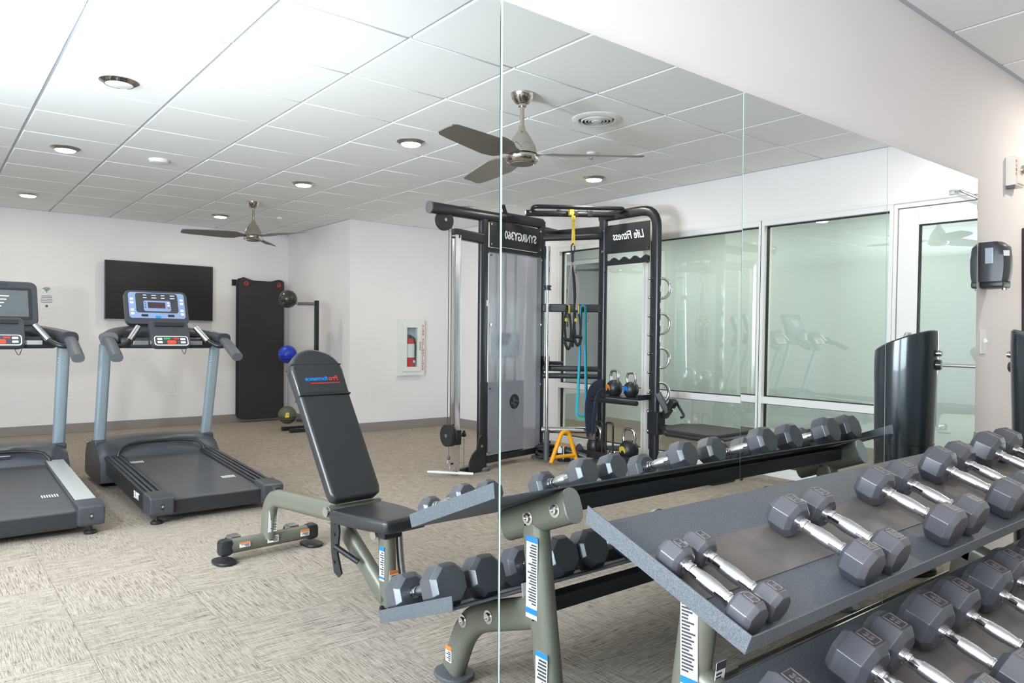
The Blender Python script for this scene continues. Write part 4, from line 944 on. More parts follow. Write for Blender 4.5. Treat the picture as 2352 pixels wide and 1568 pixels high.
hung_mat(3.255, 3.862, TVY+0.115, 0.045, 1.905, 'long dark grey exercise mat with red logo rings hung in front')
hung_mat(3.232, 3.838, TVY+0.080, 0.05, 1.895, 'dark grey exercise mat hung behind the front mat')
hung_mat(3.246, 3.85, TVY+0.045, 0.05, 1.890, 'dark grey exercise mat hung closest to the wall')
# ---- medicine ball tree
t = thing('ball_rack', 'black steel ball tree holding medicine balls in the corner', 'rack', (3.72, -5.62, 0), world=True)
mb = MB(); mb.span((3.682, -5.635, 0.02), (3.722, -5.585, 1.565), 0.003); mb.build('post', 'bframe', t)
for y in (-5.90, -5.66):
    mb = MB(); mb.span((3.40, y-0.03, 0.0), (3.80, y+0.03, 0.045), 0.006); mb.build('base_bar', 'black', t)
mb = MB(); mb.span((3.68, -5.93, 0.045), (3.73, -5.60, 0.075), 0.004); mb.build('base_link', 'black', t)
for k, z in enumerate((1.525, 0.86, 0.135)):
    mb = MB(); mb.tube([(3.70, -5.62, z), (3.528, -5.762, z)], 0, prof=rrect(0.024, 0.035, 0.006)); mb.build('arm', 'bframe', t)
    mb = MB(); mb.tube([(3.455+0.0985*math.cos(2*math.pi*i/24), -5.87+0.0985*math.sin(2*math.pi*i/24), z) for i in range(24)], 0.006, n=6, closed=True); mb.build('cradle_ring', 'bframe', t)
def ball(z, m, label, band):
    t = thing('medicine_ball', label, 'medicine ball', (3.455, -5.87, z-0.108), group='medicine balls on the ball tree')
    mb = MB(); mb.sphere((0, 0, 0.108), 0.108, u=32, v=20); mb.build('shell', m, t)
    mb = MB(); mb.tube([(0.1075*math.cos(2*math.pi*i/40), 0.1075*math.sin(2*math.pi*i/40), 0.085) for i in range(40)], 0.0025, n=5, closed=True); mb.build('seam', 'gasket', t)
    return t
ball(1.583, 'blkball', 'shiny black medicine ball on the top arm of the ball tree', 0)
ball(0.918, 'blueball', 'bright blue medicine ball on the middle arm, behind the bench headrest', 0)
o = ball(0.190, 'olive', 'olive green medicine ball with yellow lettering on the lowest arm', 0)
tt = text('lettering', 'a', 0.11, 'yellow', o, plane_mtx((-0.040, 0.094, 0.125), (-1, -0.42, 0), (0, 0, 1)), 0.016, bold=0.004)
# ------------------------------------------------------------------ multi-station cable machine
m0 = thing('cable_machine', 'large black multi-station cable gym with SYNRGY360 sign by the glazed wall', 'gym machine', (4.4, -2.2, 0), world=True)
OFF = -Vector(m0['world_built'])
P1, P2, P3, P4 = (3.745, -2.370), (4.515, -2.520), (4.935, -2.125), (4.975, -1.525)
u12 = Vector((P2[0]-P1[0], P2[1]-P1[1], 0)).normalized(); n12 = Vector((-u12.y, u12.x, 0))     # n12 faces the mirror
u34 = Vector((P4[0]-P3[0], P4[1]-P3[1], 0)).normalized()
def mt_(name, pts, prof, m='bframe', up=(0, 0, 1), r=0.0, par=m0):
    mb = MB(); pts = [Vector(p) for p in pts]
    mb.tube(fillet(pts, r) if r else pts, 0, prof=prof, up=up)
    if par is not m0: mb.xf(Matrix.Translation(OFF))
    return mb.build(name, m, par)
TOPZ = 2.215
mt_('post', [(*P1, 0.03), (*P1, TOPZ-0.03)], oval(0.060, 0.10), up=tuple(u12))
mt_('post', [(*P2, 0.03), (*P2, TOPZ)], oval(0.055, 0.09), up=tuple(u12))
mt_('post', [(*P3, 0.03), (*P3, TOPZ+0.02)], oval(0.055, 0.09), up=tuple(u34))
mt_('corner_post', [(*P4, 0.02), (*P4, 2.265), (P3[0], P3[1]-0.04, 2.255)], oval(0.060, 0.09), up=tuple(u34), r=0.17)
for p, rr in ((P1, 0.075), (P2, 0.075), (P3, 0.07), (P4, 0.075)):
    mb = MB(); mb.lathe([(rr, 0.0), (rr, 0.022), (rr*0.85, 0.034), (0.001, 0.034)], (p[0], p[1], 0), 24); mb.build('foot', 'grey', m0)
d1 = Vector((P1[0], P1[1], TOPZ-0.045)); e1 = d1-u12*0.63; e1.z -= 0.01
mt_('top_beam', [e1, (P2[0], P2[1], TOPZ-0.02)], oval(0.07, 0.095), up=(0, 0, 1))
mb = MB(); q = e1-u12*0.012; mb.tube([q, e1], 0, prof=oval(0.076, 0.10), up=(0, 0, 1)); mb.build('beam_cap', 'grey', m0)
V_ = (4.90, -2.70, 2.15)
mt_('rear_beam', [(P2[0], P2[1], 2.13), V_], oval(0.05, 0.09)); mt_('rear_beam', [(P3[0], P3[1], 2.13), V_], oval(0.05, 0.09))
mt_('rear_beam', [(P2[0], P2[1], 2.06), (P3[0], P3[1], 2.08)], oval(0.045, 0.06))
# pull-up loop in front of the corner
A0, A1 = Vector((4.19, -2.30, 2.255)), Vector((4.93, -1.93, 2.275)); fw = Vector((-0.45, 0.89, 0)).normalized()*0.13
lp = fillet([A0, A0+fw*0.2, A0+fw+Vector((0, 0, 0.012)), A1+fw+Vector((0, 0, 0.012)), A1+fw*0.2, A1], 0.05)
mb = MB(); mb.tube(lp, 0.019, n=14); mb.build('pull_up_bar', 'bframe', m0)
mb = MB(); mb.tube([A0+Vector((-0.02, 0, -0.03)), A1+Vector((0.02, 0, -0.02))], 0.026, n=14); mb.build('pull_up_beam', 'bframe', m0)
for f in (0.32, 0.5, 0.66):
    mb = MB(); c = A0+(A1-A0)*f+Vector((0, 0, -0.02)); mb.box(c, (0.05, 0.05, 0.06), 0.01, (0, 0, R(26))); mb.build('bar_clamp', 'black', m0)
for p, s in ((A0, -1), (A1, 1)):
    mb = MB(); mb.box(p+Vector((0, 0, -0.025)), (0.09, 0.06, 0.05), 0.008, (0, 0, R(26))); k_ = mb.build('loop_bracket', 'bframe', m0)
    mb = MB(); mb.cyl(p+Vector((0.02*s-0.01, 0.028, -0.02)), p+Vector((0.02*s-0.016, 0.042, -0.02)), 0.012, n=12); mb.build('bolt', 'chrome', m0)
mt_('hook_arm', [d1+u12*0.26+Vector((0, 0.02, 0.02)), d1+u12*0.20+Vector((0, 0.03, 0.11))], oval(0.03, 0.036), up=(0, 1, 0))
# chrome cable column with its carriage
colx, coly = 3.43, -2.315
mb = MB(); mb.box((colx, coly, 1.01), (0.060, 0.056, 2.02), 0.006); mb.build('chrome_column', 'chrome', m0)
mt_('column_arm', [(colx, coly, 1.985), (P1[0]-0.03, P1[1]+0.02, 1.975)], rrect(0.06, 0.085, 0.012))
mb = MB(); mb.box((colx, coly, 2.00), (0.075, 0.065, 0.055), 0.012); mb.build('column_head', 'black', m0)
mt_('column_foot', [(colx-0.01, coly, 0.025), (P1[0], P1[1], 0.045)], rrect(0.06, 0.045, 0.008))
for z in (1.955, 0.10):
    mb = MB(); mb.cyl((colx-0.045, coly+0.0, z), (colx+0.045, coly, z), 0.008, n=10); mb.build('cross_bolt', 'black', m0)
mb = MB(); mb.box((colx, coly, 0.315), (0.085, 0.075, 0.125), 0.012); mb.build('carriage', 'bframe', m0)
mb = MB(); mb.cyl((colx+0.04, coly, 0.325), (colx+0.095, coly, 0.325), 0.009, n=10).cyl((colx+0.08, coly, 0.33), (colx+0.10, coly, 0.33), 0.020, n=14).box((colx+0.09, coly, 0.34), (0.016, 0.02, 0.05), 0.004); mb.build('pop_pin', 'black', m0)
for dx in (-0.085, -0.058):
    mb = MB(); mb.lathe([(0.085, dx-0.008), (0.090, dx-0.011), (0.086, dx), (0.090, dx+0.011), (0.085, dx+0.008), (0.001, dx+0.008)], (colx, coly+0.01, 0.335), 28, 'x'); mb.build('pulley', 'black', m0)
mb = MB(); mb.cyl((colx-0.10, coly+0.01, 0.335), (colx-0.03, coly+0.01, 0.335), 0.016, n=14); mb.build('pulley_axle', 'chrome', m0)
tp = e1+u12*0.16
mb = MB(); mb.lathe([(0.074, -0.012), (0.080, -0.016), (0.074, 0.0), (0.080, 0.016), (0.074, 0.012), (0.001, 0.012)], (0, 0, 0), 28, 'y'); mb.xf(Matrix.Translation((tp.x, tp.y, 2.075))); mb.build('top_pulley', 'bframe', m0)
mb = MB(); mb.cyl((tp.x, tp.y+0.014, 2.08), (tp.x, tp.y+0.024, 2.08), 0.014, n=14); mb.build('pulley_bolt', 'chrome', m0)
for x, za, zb_ in ((colx-0.072-0.018, 2.06, 0.34), (colx-0.072+0.008, 2.03, 0.34)):
    mb = MB(); mb.cyl((x, coly+0.02, za), (x, coly+0.02, zb_), 0.0032, n=6); mb.build('cable', 'black', m0)
mb = MB(); mb.cyl((colx-0.075, coly+0.02, 0.26), (colx-0.075, coly+0.02, 0.165), 0.0035, n=6).sphere((colx-0.075, coly+0.02, 0.155), 0.014, (1, 1, 1.5), 12, 8); mb.build('cable_end', 'grey', m0)
mb = MB(); mb.tube([(colx-0.075+0.014*math.cos(2*math.pi*k/18), coly+0.02, 0.098+0.036*math.sin(2*math.pi*k/18)) for k in range(18)], 0.0045, n=6, closed=True); mb.build('carabiner', 'chrome', m0)
mb = MB(); mb.cyl((colx+0.09, coly, 0.30), (colx+0.09, coly, 0.05), 0.0025, n=6); mb.build('pin_lanyard', 'grey', m0)
ba, bb = Vector((3.225, -2.44, 0.040)), Vector((3.515, -2.13, 0.034))
dirb = (bb-ba).normalized()
ba = Vector((colx-0.075, coly+0.045, 0.036))-dirb*0.19; bb = Vector((colx-0.075, coly+0.045, 0.036))+dirb*0.19
bt_ = thing('cable_bar', 'short chrome straight bar clipped to the low cable end', 'cable bar', (colx-0.075, coly+0.045, 0.0), world=True)
mb = MB(); mb.loft([(ba, 0.012), (ba+dirb*0.11, 0.016), (ba+dirb*0.13, 0.012), (bb-dirb*0.13, 0.012), (bb-dirb*0.11, 0.016), (bb, 0.012)], 14); mb.build('bar', 'silver', bt_)
mb = MB(); mb.cyl((colx-0.075, coly+0.045, 0.035), (colx-0.075, coly+0.03, 0.066), 0.007, n=8); mb.build('swivel', 'chrome', bt_)
mb = MB(); c = Vector((P1[0], P1[1], 0))-u12*0.05
pl = [(-0.17, 0.01), (0.03, 0.01), (0.03, 0.30), (-0.02, 0.315), (-0.06, 0.27), (-0.075, 0.20), (-0.13, 0.16), (-0.165, 0.10)]
mb.prism(pl, 'xz', -0.006, 0.006, 0.002); mb.xf(Matrix.Translation((P1[0]-0.03, P1[1]+0.055, 0)) @ Matrix.Rotation(math.atan2(u12.y, u12.x), 4, 'Z')); mb.build('gusset_plate', 'bframe', m0)
for dx, z in ((-0.12, 0.07), (-0.02, 0.22)):
    mb = MB(); mb.cyl((P1[0]-0.03+dx, P1[1]+0.056-dx*u12.y*-0.9, z), (P1[0]-0.03+dx, P1[1]+0.072, z), 0.012, n=12); mb.build('bolt', 'chrome', m0)
# shroud, sign and stack between the first two posts
def panel12(name, f0, f1, z0, z1, th, m, out=0.0, bev=0.0, par=m0, mtx=None):
    a = Vector((P1[0], P1[1], 0))+u12*f0+n12*out
    mb = MB(); mb.span((0, -th/2, z0), (f1-f0, th/2, z1), bev)
    mb.xf(Matrix.Translation(a) @ Matrix.Rotation(math.atan2(u12.y, u12.x), 4, 'Z'))
    if par is not m0: mb.xf(Matrix.Translation(OFF))
    return mb.build(name, m, par, smooth=bev > 0)
LEN = (Vector(P2)-Vector(P1)).length
panel12('shroud_panel', 0.045, LEN-0.035, 0.125, 1.87, 0.006, 'shroud', 0.030)
sg = panel12('sign_plate', 0.05, LEN-0.05, 1.915, 2.135, 0.008, 'black', 0.030, 0.002)
panel12('cross_rail', 0.03, LEN-0.02, 1.865, 1.915, 0.05, 'bframe', 0, 0.012); panel12('cross_rail', 0.03, LEN-0.02, 0.055, 0.115, 0.06, 'bframe', 0, 0.012)
a = Vector((P1[0], P1[1], 0))+u12*(LEN*0.56)+n12*0.0352
text('sign_lettering', 'SYNRGY360', 0.098, 'paper', m0, plane_mtx((a.x, a.y, 2.022), -u12, (0, 0, 1)), 0.0008, 0.86, bold=0.0022)
panel12('weight_stack', 0.22, LEN-0.22, 0.11, 0.74, 0.14, 'black', -0.085); panel12('weight_carriage', 0.26, LEN-0.26, 0.95, 1.17, 0.10, 'charcoal', -0.085, 0.01)
for f in (0.27, 0.37, LEN-0.27):
    b = Vector((P1[0], P1[1], 0))+u12*f-n12*0.085; mb = MB(); mb.cyl((b.x, b.y, 0.5), (b.x, b.y, 1.88), 0.012, n=10); mb.build('guide_rod', 'steel', m0)
b = Vector((P1[0], P1[1], 0))+u12*(LEN*0.475)+n12*0.0345
mb = MB(); mb.lathe([(0.066, 0), (0.066, 0.001), (0.001, 0.001)], n=36); me_ = plane_mtx((b.x, b.y, 0.560), -u12, (0, 0, 1)); mb.xf(me_); mb.build('emblem_disc', 'black', m0)
mb = MB(); mb.tube([(-0.048, 0.0, 0.002), (0.0, 0.012, 0.002), (0.02, 0.045, 0.002)], 0, prof=[(-0.006, -0.0004), (0.006, -0.0004), (0.006, 0.0004), (-0.006, 0.0004)]); mb.tube([(-0.03, -0.03, 0.002), (0.05, -0.008, 0.002)], 0, prof=[(-0.006, -0.0004), (0.006, -0.0004), (0.006, 0.0004), (-0.006, 0.0004)]); mb.tube([(-0.005, -0.05, 0.002), (0.02, 0.045, 0.002)], 0, prof=[(-0.005, -0.0004), (0.005, -0.0004), (0.005, 0.0004), (-0.005, 0.0004)]); mb.xf(me_); mb.build('emblem_strokes', 'grey', m0)
for f, z in ((0.06, 1.94), (LEN-0.065, 1.94), (0.06, 2.11), (LEN-0.065, 2.11), (0.06, 1.845), (LEN-0.05, 1.845), (0.06, 1.25), (LEN-0.05, 1.25), (0.06, 0.70), (LEN-0.05, 0.70), (0.06, 0.15), (LEN-0.05, 0.15)):
    b = Vector((P1[0], P1[1], z))+u12*f+n12*0.032; mb = MB(); mb.cyl(b, b+n12*0.012, 0.010, n=10); mb.build('bolt', 'chrome', m0)
# rails across the back corner
for z, prof, mm_ in ((1.41, rrect(0.05, 0.075, 0.01), 'bframe'), (0.845, oval(0.03, 0.055), 'bframe'), (0.775, oval(0.03, 0.05), 'bframe')):
    mt_('corner_rail', [(P2[0]+0.01, P2[1], z), (P3[0], P3[1]-0.01, z)], prof, mm_)
mb = MB(); mb.cyl((P2[0]+0.01, P2[1]+0.02, 0.27), (P3[0]-0.01, P3[1]+0.0, 0.27), 0.032, n=18); mb.build('chrome_roller', 'chrome', m0)
mb = MB(); mb.box((P3[0]-0.03, P3[1]+0.01, 0.27), (0.05, 0.07, 0.14), 0.008); mb.build('roller_bracket', 'bframe', m0)
mt_('peg', [(4.52, -2.47, 0.895), (4.66, -2.36, 0.895)], oval(0.034, 0.036)); mb = MB(); mb.cyl((4.53, -2.47, 0.90), (4.56, -2.44, 0.90), 0.062, n=20); mb.build('peg_stop', 'black', m0)
mt_('base_rail', [(P2[0], P2[1], 0.06), (P3[0], P3[1], 0.06)], rrect(0.05, 0.05, 0.01))
# right-hand frame
sgp = MB(); yy0, yy1 = P3[1]+0.045, P4[1]-0.05
def p34(name, y0, y1, z0, z1, th, m, out=0.0, bev=0.0):
    a = Vector((P3[0], P3[1], 0)); f0 = (y0-P3[1]); mb = MB(); mb.span((-th/2-out, y0-P3[1], z0), (th/2-out, y1-P3[1], z1), bev)
    mb.xf(Matrix.Translation(a) @ Matrix.Rotation(math.atan2(u34.y, u34.x)-math.pi/2, 4, 'Z')); return mb.build(name, m, m0, smooth=bev > 0)
p34('sign_plate', yy0, yy1, 1.905, 2.165, 0.008, 'black', 0.030, 0.002)
ym = (yy0+yy1)/2+0.03
text('sign_lettering', 'Life Fitness', 0.105, 'paper', m0, plane_mtx((P3[0]+0.0-0.0355+0.018, ym, 2.055), (0, -1, 0) - Vector((0, 0, 0)) if False else -u34, (0, 0, 1)), 0.0008, 0.74, 0.35, bold=0.0015)
wv = [(yy0, 1.80)]+[(yy1, 1.80)]+[(yy1-(yy1-yy0)*k/40, 1.855+0.014*math.sin(k/40*math.pi*8)) for k in range(41)]
mb = MB(); mb.prism(wv, 'yz', P3[0]-0.012, P3[0]+0.012, 0.003); mb.build('wave_rail', 'bframe', m0)
mb = MB(); mb.tube([(P3[0]-0.02, P3[1]+0.04, 1.74), (P3[0]-0.06, P3[1]+0.10, 1.76)], 0.008, n=10); mb.build('peg', 'black', m0)
for y, z in ((yy0-0.02, 2.12), (yy0-0.02, 1.93), (yy1+0.01, 1.93), (yy1+0.015, 1.80)):
    mb = MB(); mb.cyl((P3[0]-0.03, y, z), (P3[0]-0.046, y, z), 0.013, n=12); mb.build('bolt', 'chrome', m0)
for z in (1.655, 1.49, 1.33, 1.165, 1.0, 0.84, 0.665, 0.50, 0.33):
    mb = MB(); mb.cyl((P4[0]-0.024, P4[1]-0.025, z), (P4[0]-0.050, P4[1]-0.030, z), 0.012, n=10).sphere((P4[0]-0.052, P4[1]-0.03, z), 0.014, (1, 1, 1), 10, 6); mb.build('band_stud', 'chrome', m0)
for z in (1.38, 0.83, 1.10):
    mb = MB(); mb.cyl((P3[0]-0.026, P3[1]+0.0, z), (P3[0]-0.046, P3[1]+0.0, z), 0.012, n=10); mb.build('bolt', 'chrome', m0)
for zc in (1.57, 1.265, 0.965, 0.665):
    mb = MB(); q = [(P4[0]+0.02, P4[1]+0.05+0.03*0, zc+0.085), (P4[0]+0.055, P4[1]+0.075, zc+0.085)]
    arc = [(P4[0]+0.03+0.055*math.cos(R(a)), P4[1]+0.045+0.04*math.cos(R(a)), zc+0.085*math.sin(R(a))) for a in range(-90, 91, 10)]
    mb.tube([(P4[0]+0.005, P4[1]+0.03, zc-0.085)]+arc+[(P4[0]+0.005, P4[1]+0.03, zc+0.085)], 0.0135, n=10); mb.build('grip_handle', 'chrome', m0)
for k, z in enumerate((1.565, 1.42, 1.27, 1.13)):
    mb = MB(); mb.box((P4[0]+0.012, P4[1]+0.0452, z), (0.022, 0.001, 0.05)); mb.build('icon_sticker', 'paper', m0)
mb = MB(); mb.box((P1[0]+0.01, P1[1]+0.0515, 1.43), (0.022, 0.001, 0.05), 0, (0, 0, math.atan2(u12.y, u12.x))); mb.build('icon_sticker', 'paper', m0)
# kettlebell shelf and tray
mb = MB(); mb.prism([(yy0-0.03, 0.60), (yy1+0.03, 0.60), (yy1+0.03, 0.645), (yy1+0.015, 0.645), (yy1+0.015, 0.615), (yy0-0.015, 0.615), (yy0-0.015, 0.645), (yy0-0.03, 0.645)], 'yz', P3[0]-0.16, P3[0]+0.10, 0.002); mb.build('kettlebell_shelf', 'bframe', m0)
mb = MB(); mb.tube([(P3[0]-0.17, yy0-0.03, 0.575), (P3[0]-0.17, yy1+0.03, 0.575)], 0.022, n=12); mb.build('shelf_rail', 'bframe', m0)
mb = MB(); mb.span((P3[0]-0.22, yy0-0.07, 0.05), (P3[0]+0.10, yy1+0.05, 0.075), 0.004).span((P3[0]-0.225, yy0-0.07, 0.05), (P3[0]-0.215, yy1+0.05, 0.115), 0.003); mb.build('floor_tray', 'bframe', m0)
for y in (-1.965, -1.835):
    mb = MB(); mb.tube(fillet([(P3[0]-0.195, y-0.042, 0.075), (P3[0]-0.195, y-0.042, 0.385), (P3[0]-0.195, y+0.042, 0.385), (P3[0]-0.195, y+0.042, 0.075)], 0.03), 0.009, n=10); mb.build('divider_loop', 'bframe', m0)
# step pad on the corner post
mb = MB(); mb.box((P4[0], P4[1]+0.02, 0.40), (0.11, 0.12, 0.20), 0.012); mb.build('pad_bracket', 'bframe', m0)
mt_('pad_arm', [(P4[0], P4[1]+0.07, 0.365), (P4[0]-0.02, P4[1]+0.30, 0.365)], oval(0.05, 0.06))
ppoly = [(4.80, -1.27), (5.07, -1.31), (5.20, -1.20), (5.19, -0.76), (5.12, -0.69), (4.68, -0.66), (4.62, -0.72), (4.66, -1.14)]
mb = MB(); mb.prism(ppoly, 'xy', 0.382, 0.408, 0.006); pd = mb.build('step_pad', 'foam', m0)
mb = MB(); mb.tube([(x, y, 0.368) for x, y in ppoly], 0.018, n=10, closed=True); mb.build('pad_rim', 'bframe', m0)
mb = MB(); mb.tube([(4.90, -0.80, 0.36), (4.90, -0.78, 0.02)], 0.02, n=10).box((4.90, -0.78, 0.012), (0.30, 0.05, 0.024), 0.006); mb.build('pad_leg', 'bframe', m0)
mb = MB(); mb.box((5.02, -1.40, 0.53), (0.07, 0.06, 0.20), 0.015, (R(-38), 0, 0)); mb.build('pad_latch', 'bframe', m0)
mt_('latch_handle', [(5.055, -1.43, 0.60), (5.10, -1.40, 0.60), (5.10, -1.30, 0.47), (5.055, -1.30, 0.46)], oval(0.022, 0.024), 'black', r=0.03)
mt_('latch_arm', [(P4[0]-0.02, P4[1]+0.05, 0.66), (5.0, -1.40, 0.50)], rrect(0.035, 0.055, 0.008))
sticker('latch_label', m0, (5.02, -1.3655, 0.545), (-1, 0, 0), (0, -0.62, 0.79), 0.03, 0.075, 'orange', 4, 41, None, 0.25)
sticker('base_label', m0, (4.635, -2.275, 0.105), (-0.73, -0.68, 0), (0, 0, 1), 0.16, 0.075, 'orange', 4, 42, None, 0.18)
# ------------------------------------------------------------------ accessories on the machine
def kettlebell(name_lab, x, y, z, r, m='black', badge=None, rz=0):
    t = thing('kettlebell', name_lab, 'kettlebell', (x, y, z), (0, 0, R(rz)), group='kettlebells on the cable machine')
    mb = MB(); mb.lathe([(r*0.55, 0), (r*0.72, 0.004), (r*0.95, r*0.5), (r, r*0.92), (r*0.88, r*1.45), (r*0.60, r*1.78), (r*0.2, r*1.9), (0.001, r*1.92)], n=28); mb.build('bell', m, t)
    hr = r*0.80
    pts = fillet([(0, -r*0.62, r*1.45), (0, -hr, r*2.35), (0, -hr*0.72, r*3.0), (0, hr*0.72, r*3.0), (0, hr, r*2.35), (0, r*0.62, r*1.45)], r*0.35)
    mb = MB(); mb.tube(pts, r*0.17, n=12); mb.build('handle', 'chrome', t)
    if badge:
        mb = MB(); mb.lathe([(r*0.42, 0), (r*0.42, 0.003), (0.001, 0.003)], n=20); mb.xf(plane_mtx((-r*0.96, 0, r*0.95), (0, 1, 0), (-0.2, 0, 1)) @ Matrix.Rotation(math.pi, 4, 'Y')); mb.build('badge', badge, t)
    return t
kettlebell('kettlebell with an orange badge on the raised shelf of the cable machine', P3[0]-0.035, -1.93, 0.616, 0.074, 'black', 'orange', 12)
kettlebell('kettlebell with a blue badge on the raised shelf of the cable machine', P3[0]-0.03, -1.735, 0.616, 0.070, 'black', 'blue', 4)
kettlebell('large plain kettlebell on the floor tray next to the strap', P3[0]-0.135, -2.062, 0.076, 0.082, 'black', None, 0)
kettlebell('large kettlebell with a gold ring badge on the floor tray', P3[0]-0.10, -1.69, 0.076, 0.087, 'black', 'strap_y', 0)
# hanging trainer: yellow anchor strap, grey straps, black handles
t = thing('suspension_trainer', 'yellow and black strap suspension trainer hanging from the pull-up bar', 'suspension trainer', (4.50, -2.10, 1.05), world=True)
tx, ty = 4.497, -2.105
mb = MB(); mb.box((tx, ty+0.0, 2.255), (0.044, 0.058, 0.075), 0.012, (0, 0, R(26))); mb.build('anchor_wrap', 'strap_y', t)
mb = MB(); mb.box((tx, ty+0.03, 2.19), (0.040, 0.026, 0.05), 0.010); mb.build('anchor_knot', 'strap_y', t)
mb = MB(); mb.box((tx-0.006, ty+0.03, 2.07), (0.020, 0.004, 0.24), 0.001, (0, R(2), 0)).box((tx+0.010, ty+0.034, 2.07), (0.016, 0.004, 0.24), 0.001, (0, R(-2), 0)); mb.build('anchor_strap', 'strap_y', t)
mb = MB(); mb.tube([(tx+0.022*math.cos(2*math.pi*k/18), ty+0.03, 1.925+0.042*math.sin(2*math.pi*k/18)) for k in range(18)], 0.006, n=8, closed=True); mb.build('carabiner', 'black', t)
mb = MB(); mb.box((tx-0.004, ty+0.03, 1.845), (0.030, 0.008, 0.085), 0.002); mb.build('swivel_tab', 'navy', t)
def strap(name, pts, w_, m, par=t, th=0.003):
    mb = MB(); mb.tube(pts, 0, prof=[(-w_/2, -th/2), (w_/2, -th/2), (w_/2, th/2), (-w_/2, th/2)], up=(0, 1, 0)); return mb.build(name, m, par)
def hang(p0, p1, bow, n=10, dy=0):
    p0, p1 = Vector(p0), Vector(p1); return [p0.lerp(p1, k/n)+Vector((bow*math.sin(math.pi*k/n), dy*math.sin(math.pi*k/n), 0)) for k in range(n+1)]
strap('strap', hang((tx-0.01, ty+0.03, 1.805), (tx-0.058, ty+0.03, 1.40), -0.008), 0.020, 'webg'); strap('strap', hang((tx+0.0, ty+0.028, 1.805), (tx+0.008, ty+0.028, 1.05), 0.03), 0.034, 'web')
gs = strap('printed_strap', hang((tx+0.008, ty+0.034, 1.805), (tx+0.052, ty+0.034, 1.38), 0.03), 0.034, 'webg')
text('lettering', 'TRX', 0.030, 'ink', t, plane_mtx((tx+0.034, ty+0.0375, 1.735), (-0.12, 0, -1), (1, 0, -0.12)), 0.0006)
for sx_, zz in ((-0.062, 1.12), (0.055, 1.15)):
    strap('handle_strap', hang((tx+sx_, ty+0.03, 1.42), (tx+sx_-0.012, ty+0.03, zz), -0.02), 0.026, 'web'); strap('handle_strap', hang((tx+sx_+0.006, ty+0.03, 1.40), (tx+sx_+0.045, ty+0.03, zz), 0.02), 0.024, 'web')
    mb = MB(); mb.box((tx+sx_+0.02, ty+0.034, 1.385), (0.010, 0.010, 0.075), 0.003).box((tx+sx_-0.015, ty+0.036, 1.29), (0.030, 0.008, 0.030), 0.003, (0, R(8), 0)); mb.build('adjuster_tab', 'strap_y', t)
    mb = MB(); mb.cyl((tx+sx_-0.035, ty+0.03, zz), (tx+sx_+0.062, ty+0.03, zz-0.012), 0.017, n=14); mb.build('foam_grip', 'black', t)
    strap('foot_cradle', [(tx+sx_-0.03+0.085*k/10, ty+0.035, zz-0.02-0.065*math.sin(math.pi*k/10)) for k in range(11)], 0.03, 'web')
# loop bands over the rail
LD = Vector((0.72, 0.69, 0)); LN = Vector((-0.69, 0.72, 0))
def loop_band(label, c, zt, zb, w_, m, spread):
    t = thing('resistance_band', label, 'resistance band', (c[0], c[1], zb), group='loop bands on the corner rail', world=True)
    q = []; n = 14
    for k in range(n+1): a = math.pi*k/n; q.append((0.020*math.cos(a), zt+0.020*math.sin(a)))
    for k in range(1, 13): u = k/13; q.append((-0.020-(spread-0.020)*u**1.5, zt-(zt-zb-spread)*u))
    for k in range(n+1): a = math.pi+math.pi*k/n; q.append((spread*math.cos(a), zb+spread+spread*1.05*math.sin(a)))
    for k in range(1, 13): u = 1-k/13; q.append((0.020+(spread-0.020)*u**1.5, zt-(zt-zb-spread)*u))
    pts = [Vector((c[0], c[1], 0))+LD*a+Vector((0, 0, z)) for a, z in q]
    mb = MB(); mb.tube(pts, 0, prof=[(-w_/2, -0.006), (w_/2, -0.006), (w_/2, 0.006), (-w_/2, 0.006)], up=tuple(LD), closed=True); mb.build('band_loop', m, t); return t
rc_ = Vector((4.80, -2.252, 0))
mb = MB(); mb.cyl(rc_+Vector((0, 0, 1.405))+LN*0.02, rc_+Vector((0, 0, 1.412))+LN*0.13, 0.012, n=12); mb.build('peg', 'black', m0)
loop_band('long teal rubber loop band hanging on the corner rail', rc_+LN*0.085, 1.410, 0.385, 0.022, 'teal', 0.050)
loop_band('slimmer blue rubber loop band nested inside the teal one', rc_+LN*0.110, 1.404, 0.425, 0.016, 'cyan', 0.036)
loop_band('green rubber loop band hanging behind the teal one', rc_+LN*0.055+LD*0.012, 1.410, 0.405, 0.026, 'green', 0.046)
# barbell leaning in the corner holder
t = thing('olympic_barbell', 'long chrome barbell standing upright against the cable machine', 'barbell', (4.44, -2.345, 0.0), world=True)
q0, q1 = Vector((4.425, -2.315, 0.012)), Vector((4.452, -2.36, 1.965)); dq = (q1-q0)/((q1-q0).length)
mb = MB(); mb.cyl(q0, q0+dq*0.27, 0.025, n=16); mb.build('lower_sleeve', 'grey', t)
mb = MB(); mb.cyl(q0+dq*0.27, q0+dq*1.56, 0.0145, n=14); mb.build('shaft', 'chrome', t)
mb = MB(); mb.lathe([(0.036, 0), (0.036, 0.012), (0.028, 0.016), (0.028, 0.03), (0.038, 0.03), (0.038, 0.045), (0.001, 0.045)], n=24); mb.xf(Matrix.Translation(q0+dq*1.55) @ dq.to_track_quat('Z', 'Y').to_matrix().to_4x4()); mb.build('collar', 'gloss', t)
mb = MB(); mb.cyl(q0+dq*1.58, q1, 0.025, n=18); mb.build('upper_sleeve', 'chrome', t)
mb = MB(); mb.prism([(4.43+u, -2.32+v) for u, v in oval(0.13, 0.24)], 'xy', 0.0, 0.012, 0.003); mb.build('holder_plate', 'grey', m0) if False else mb.bm.free()
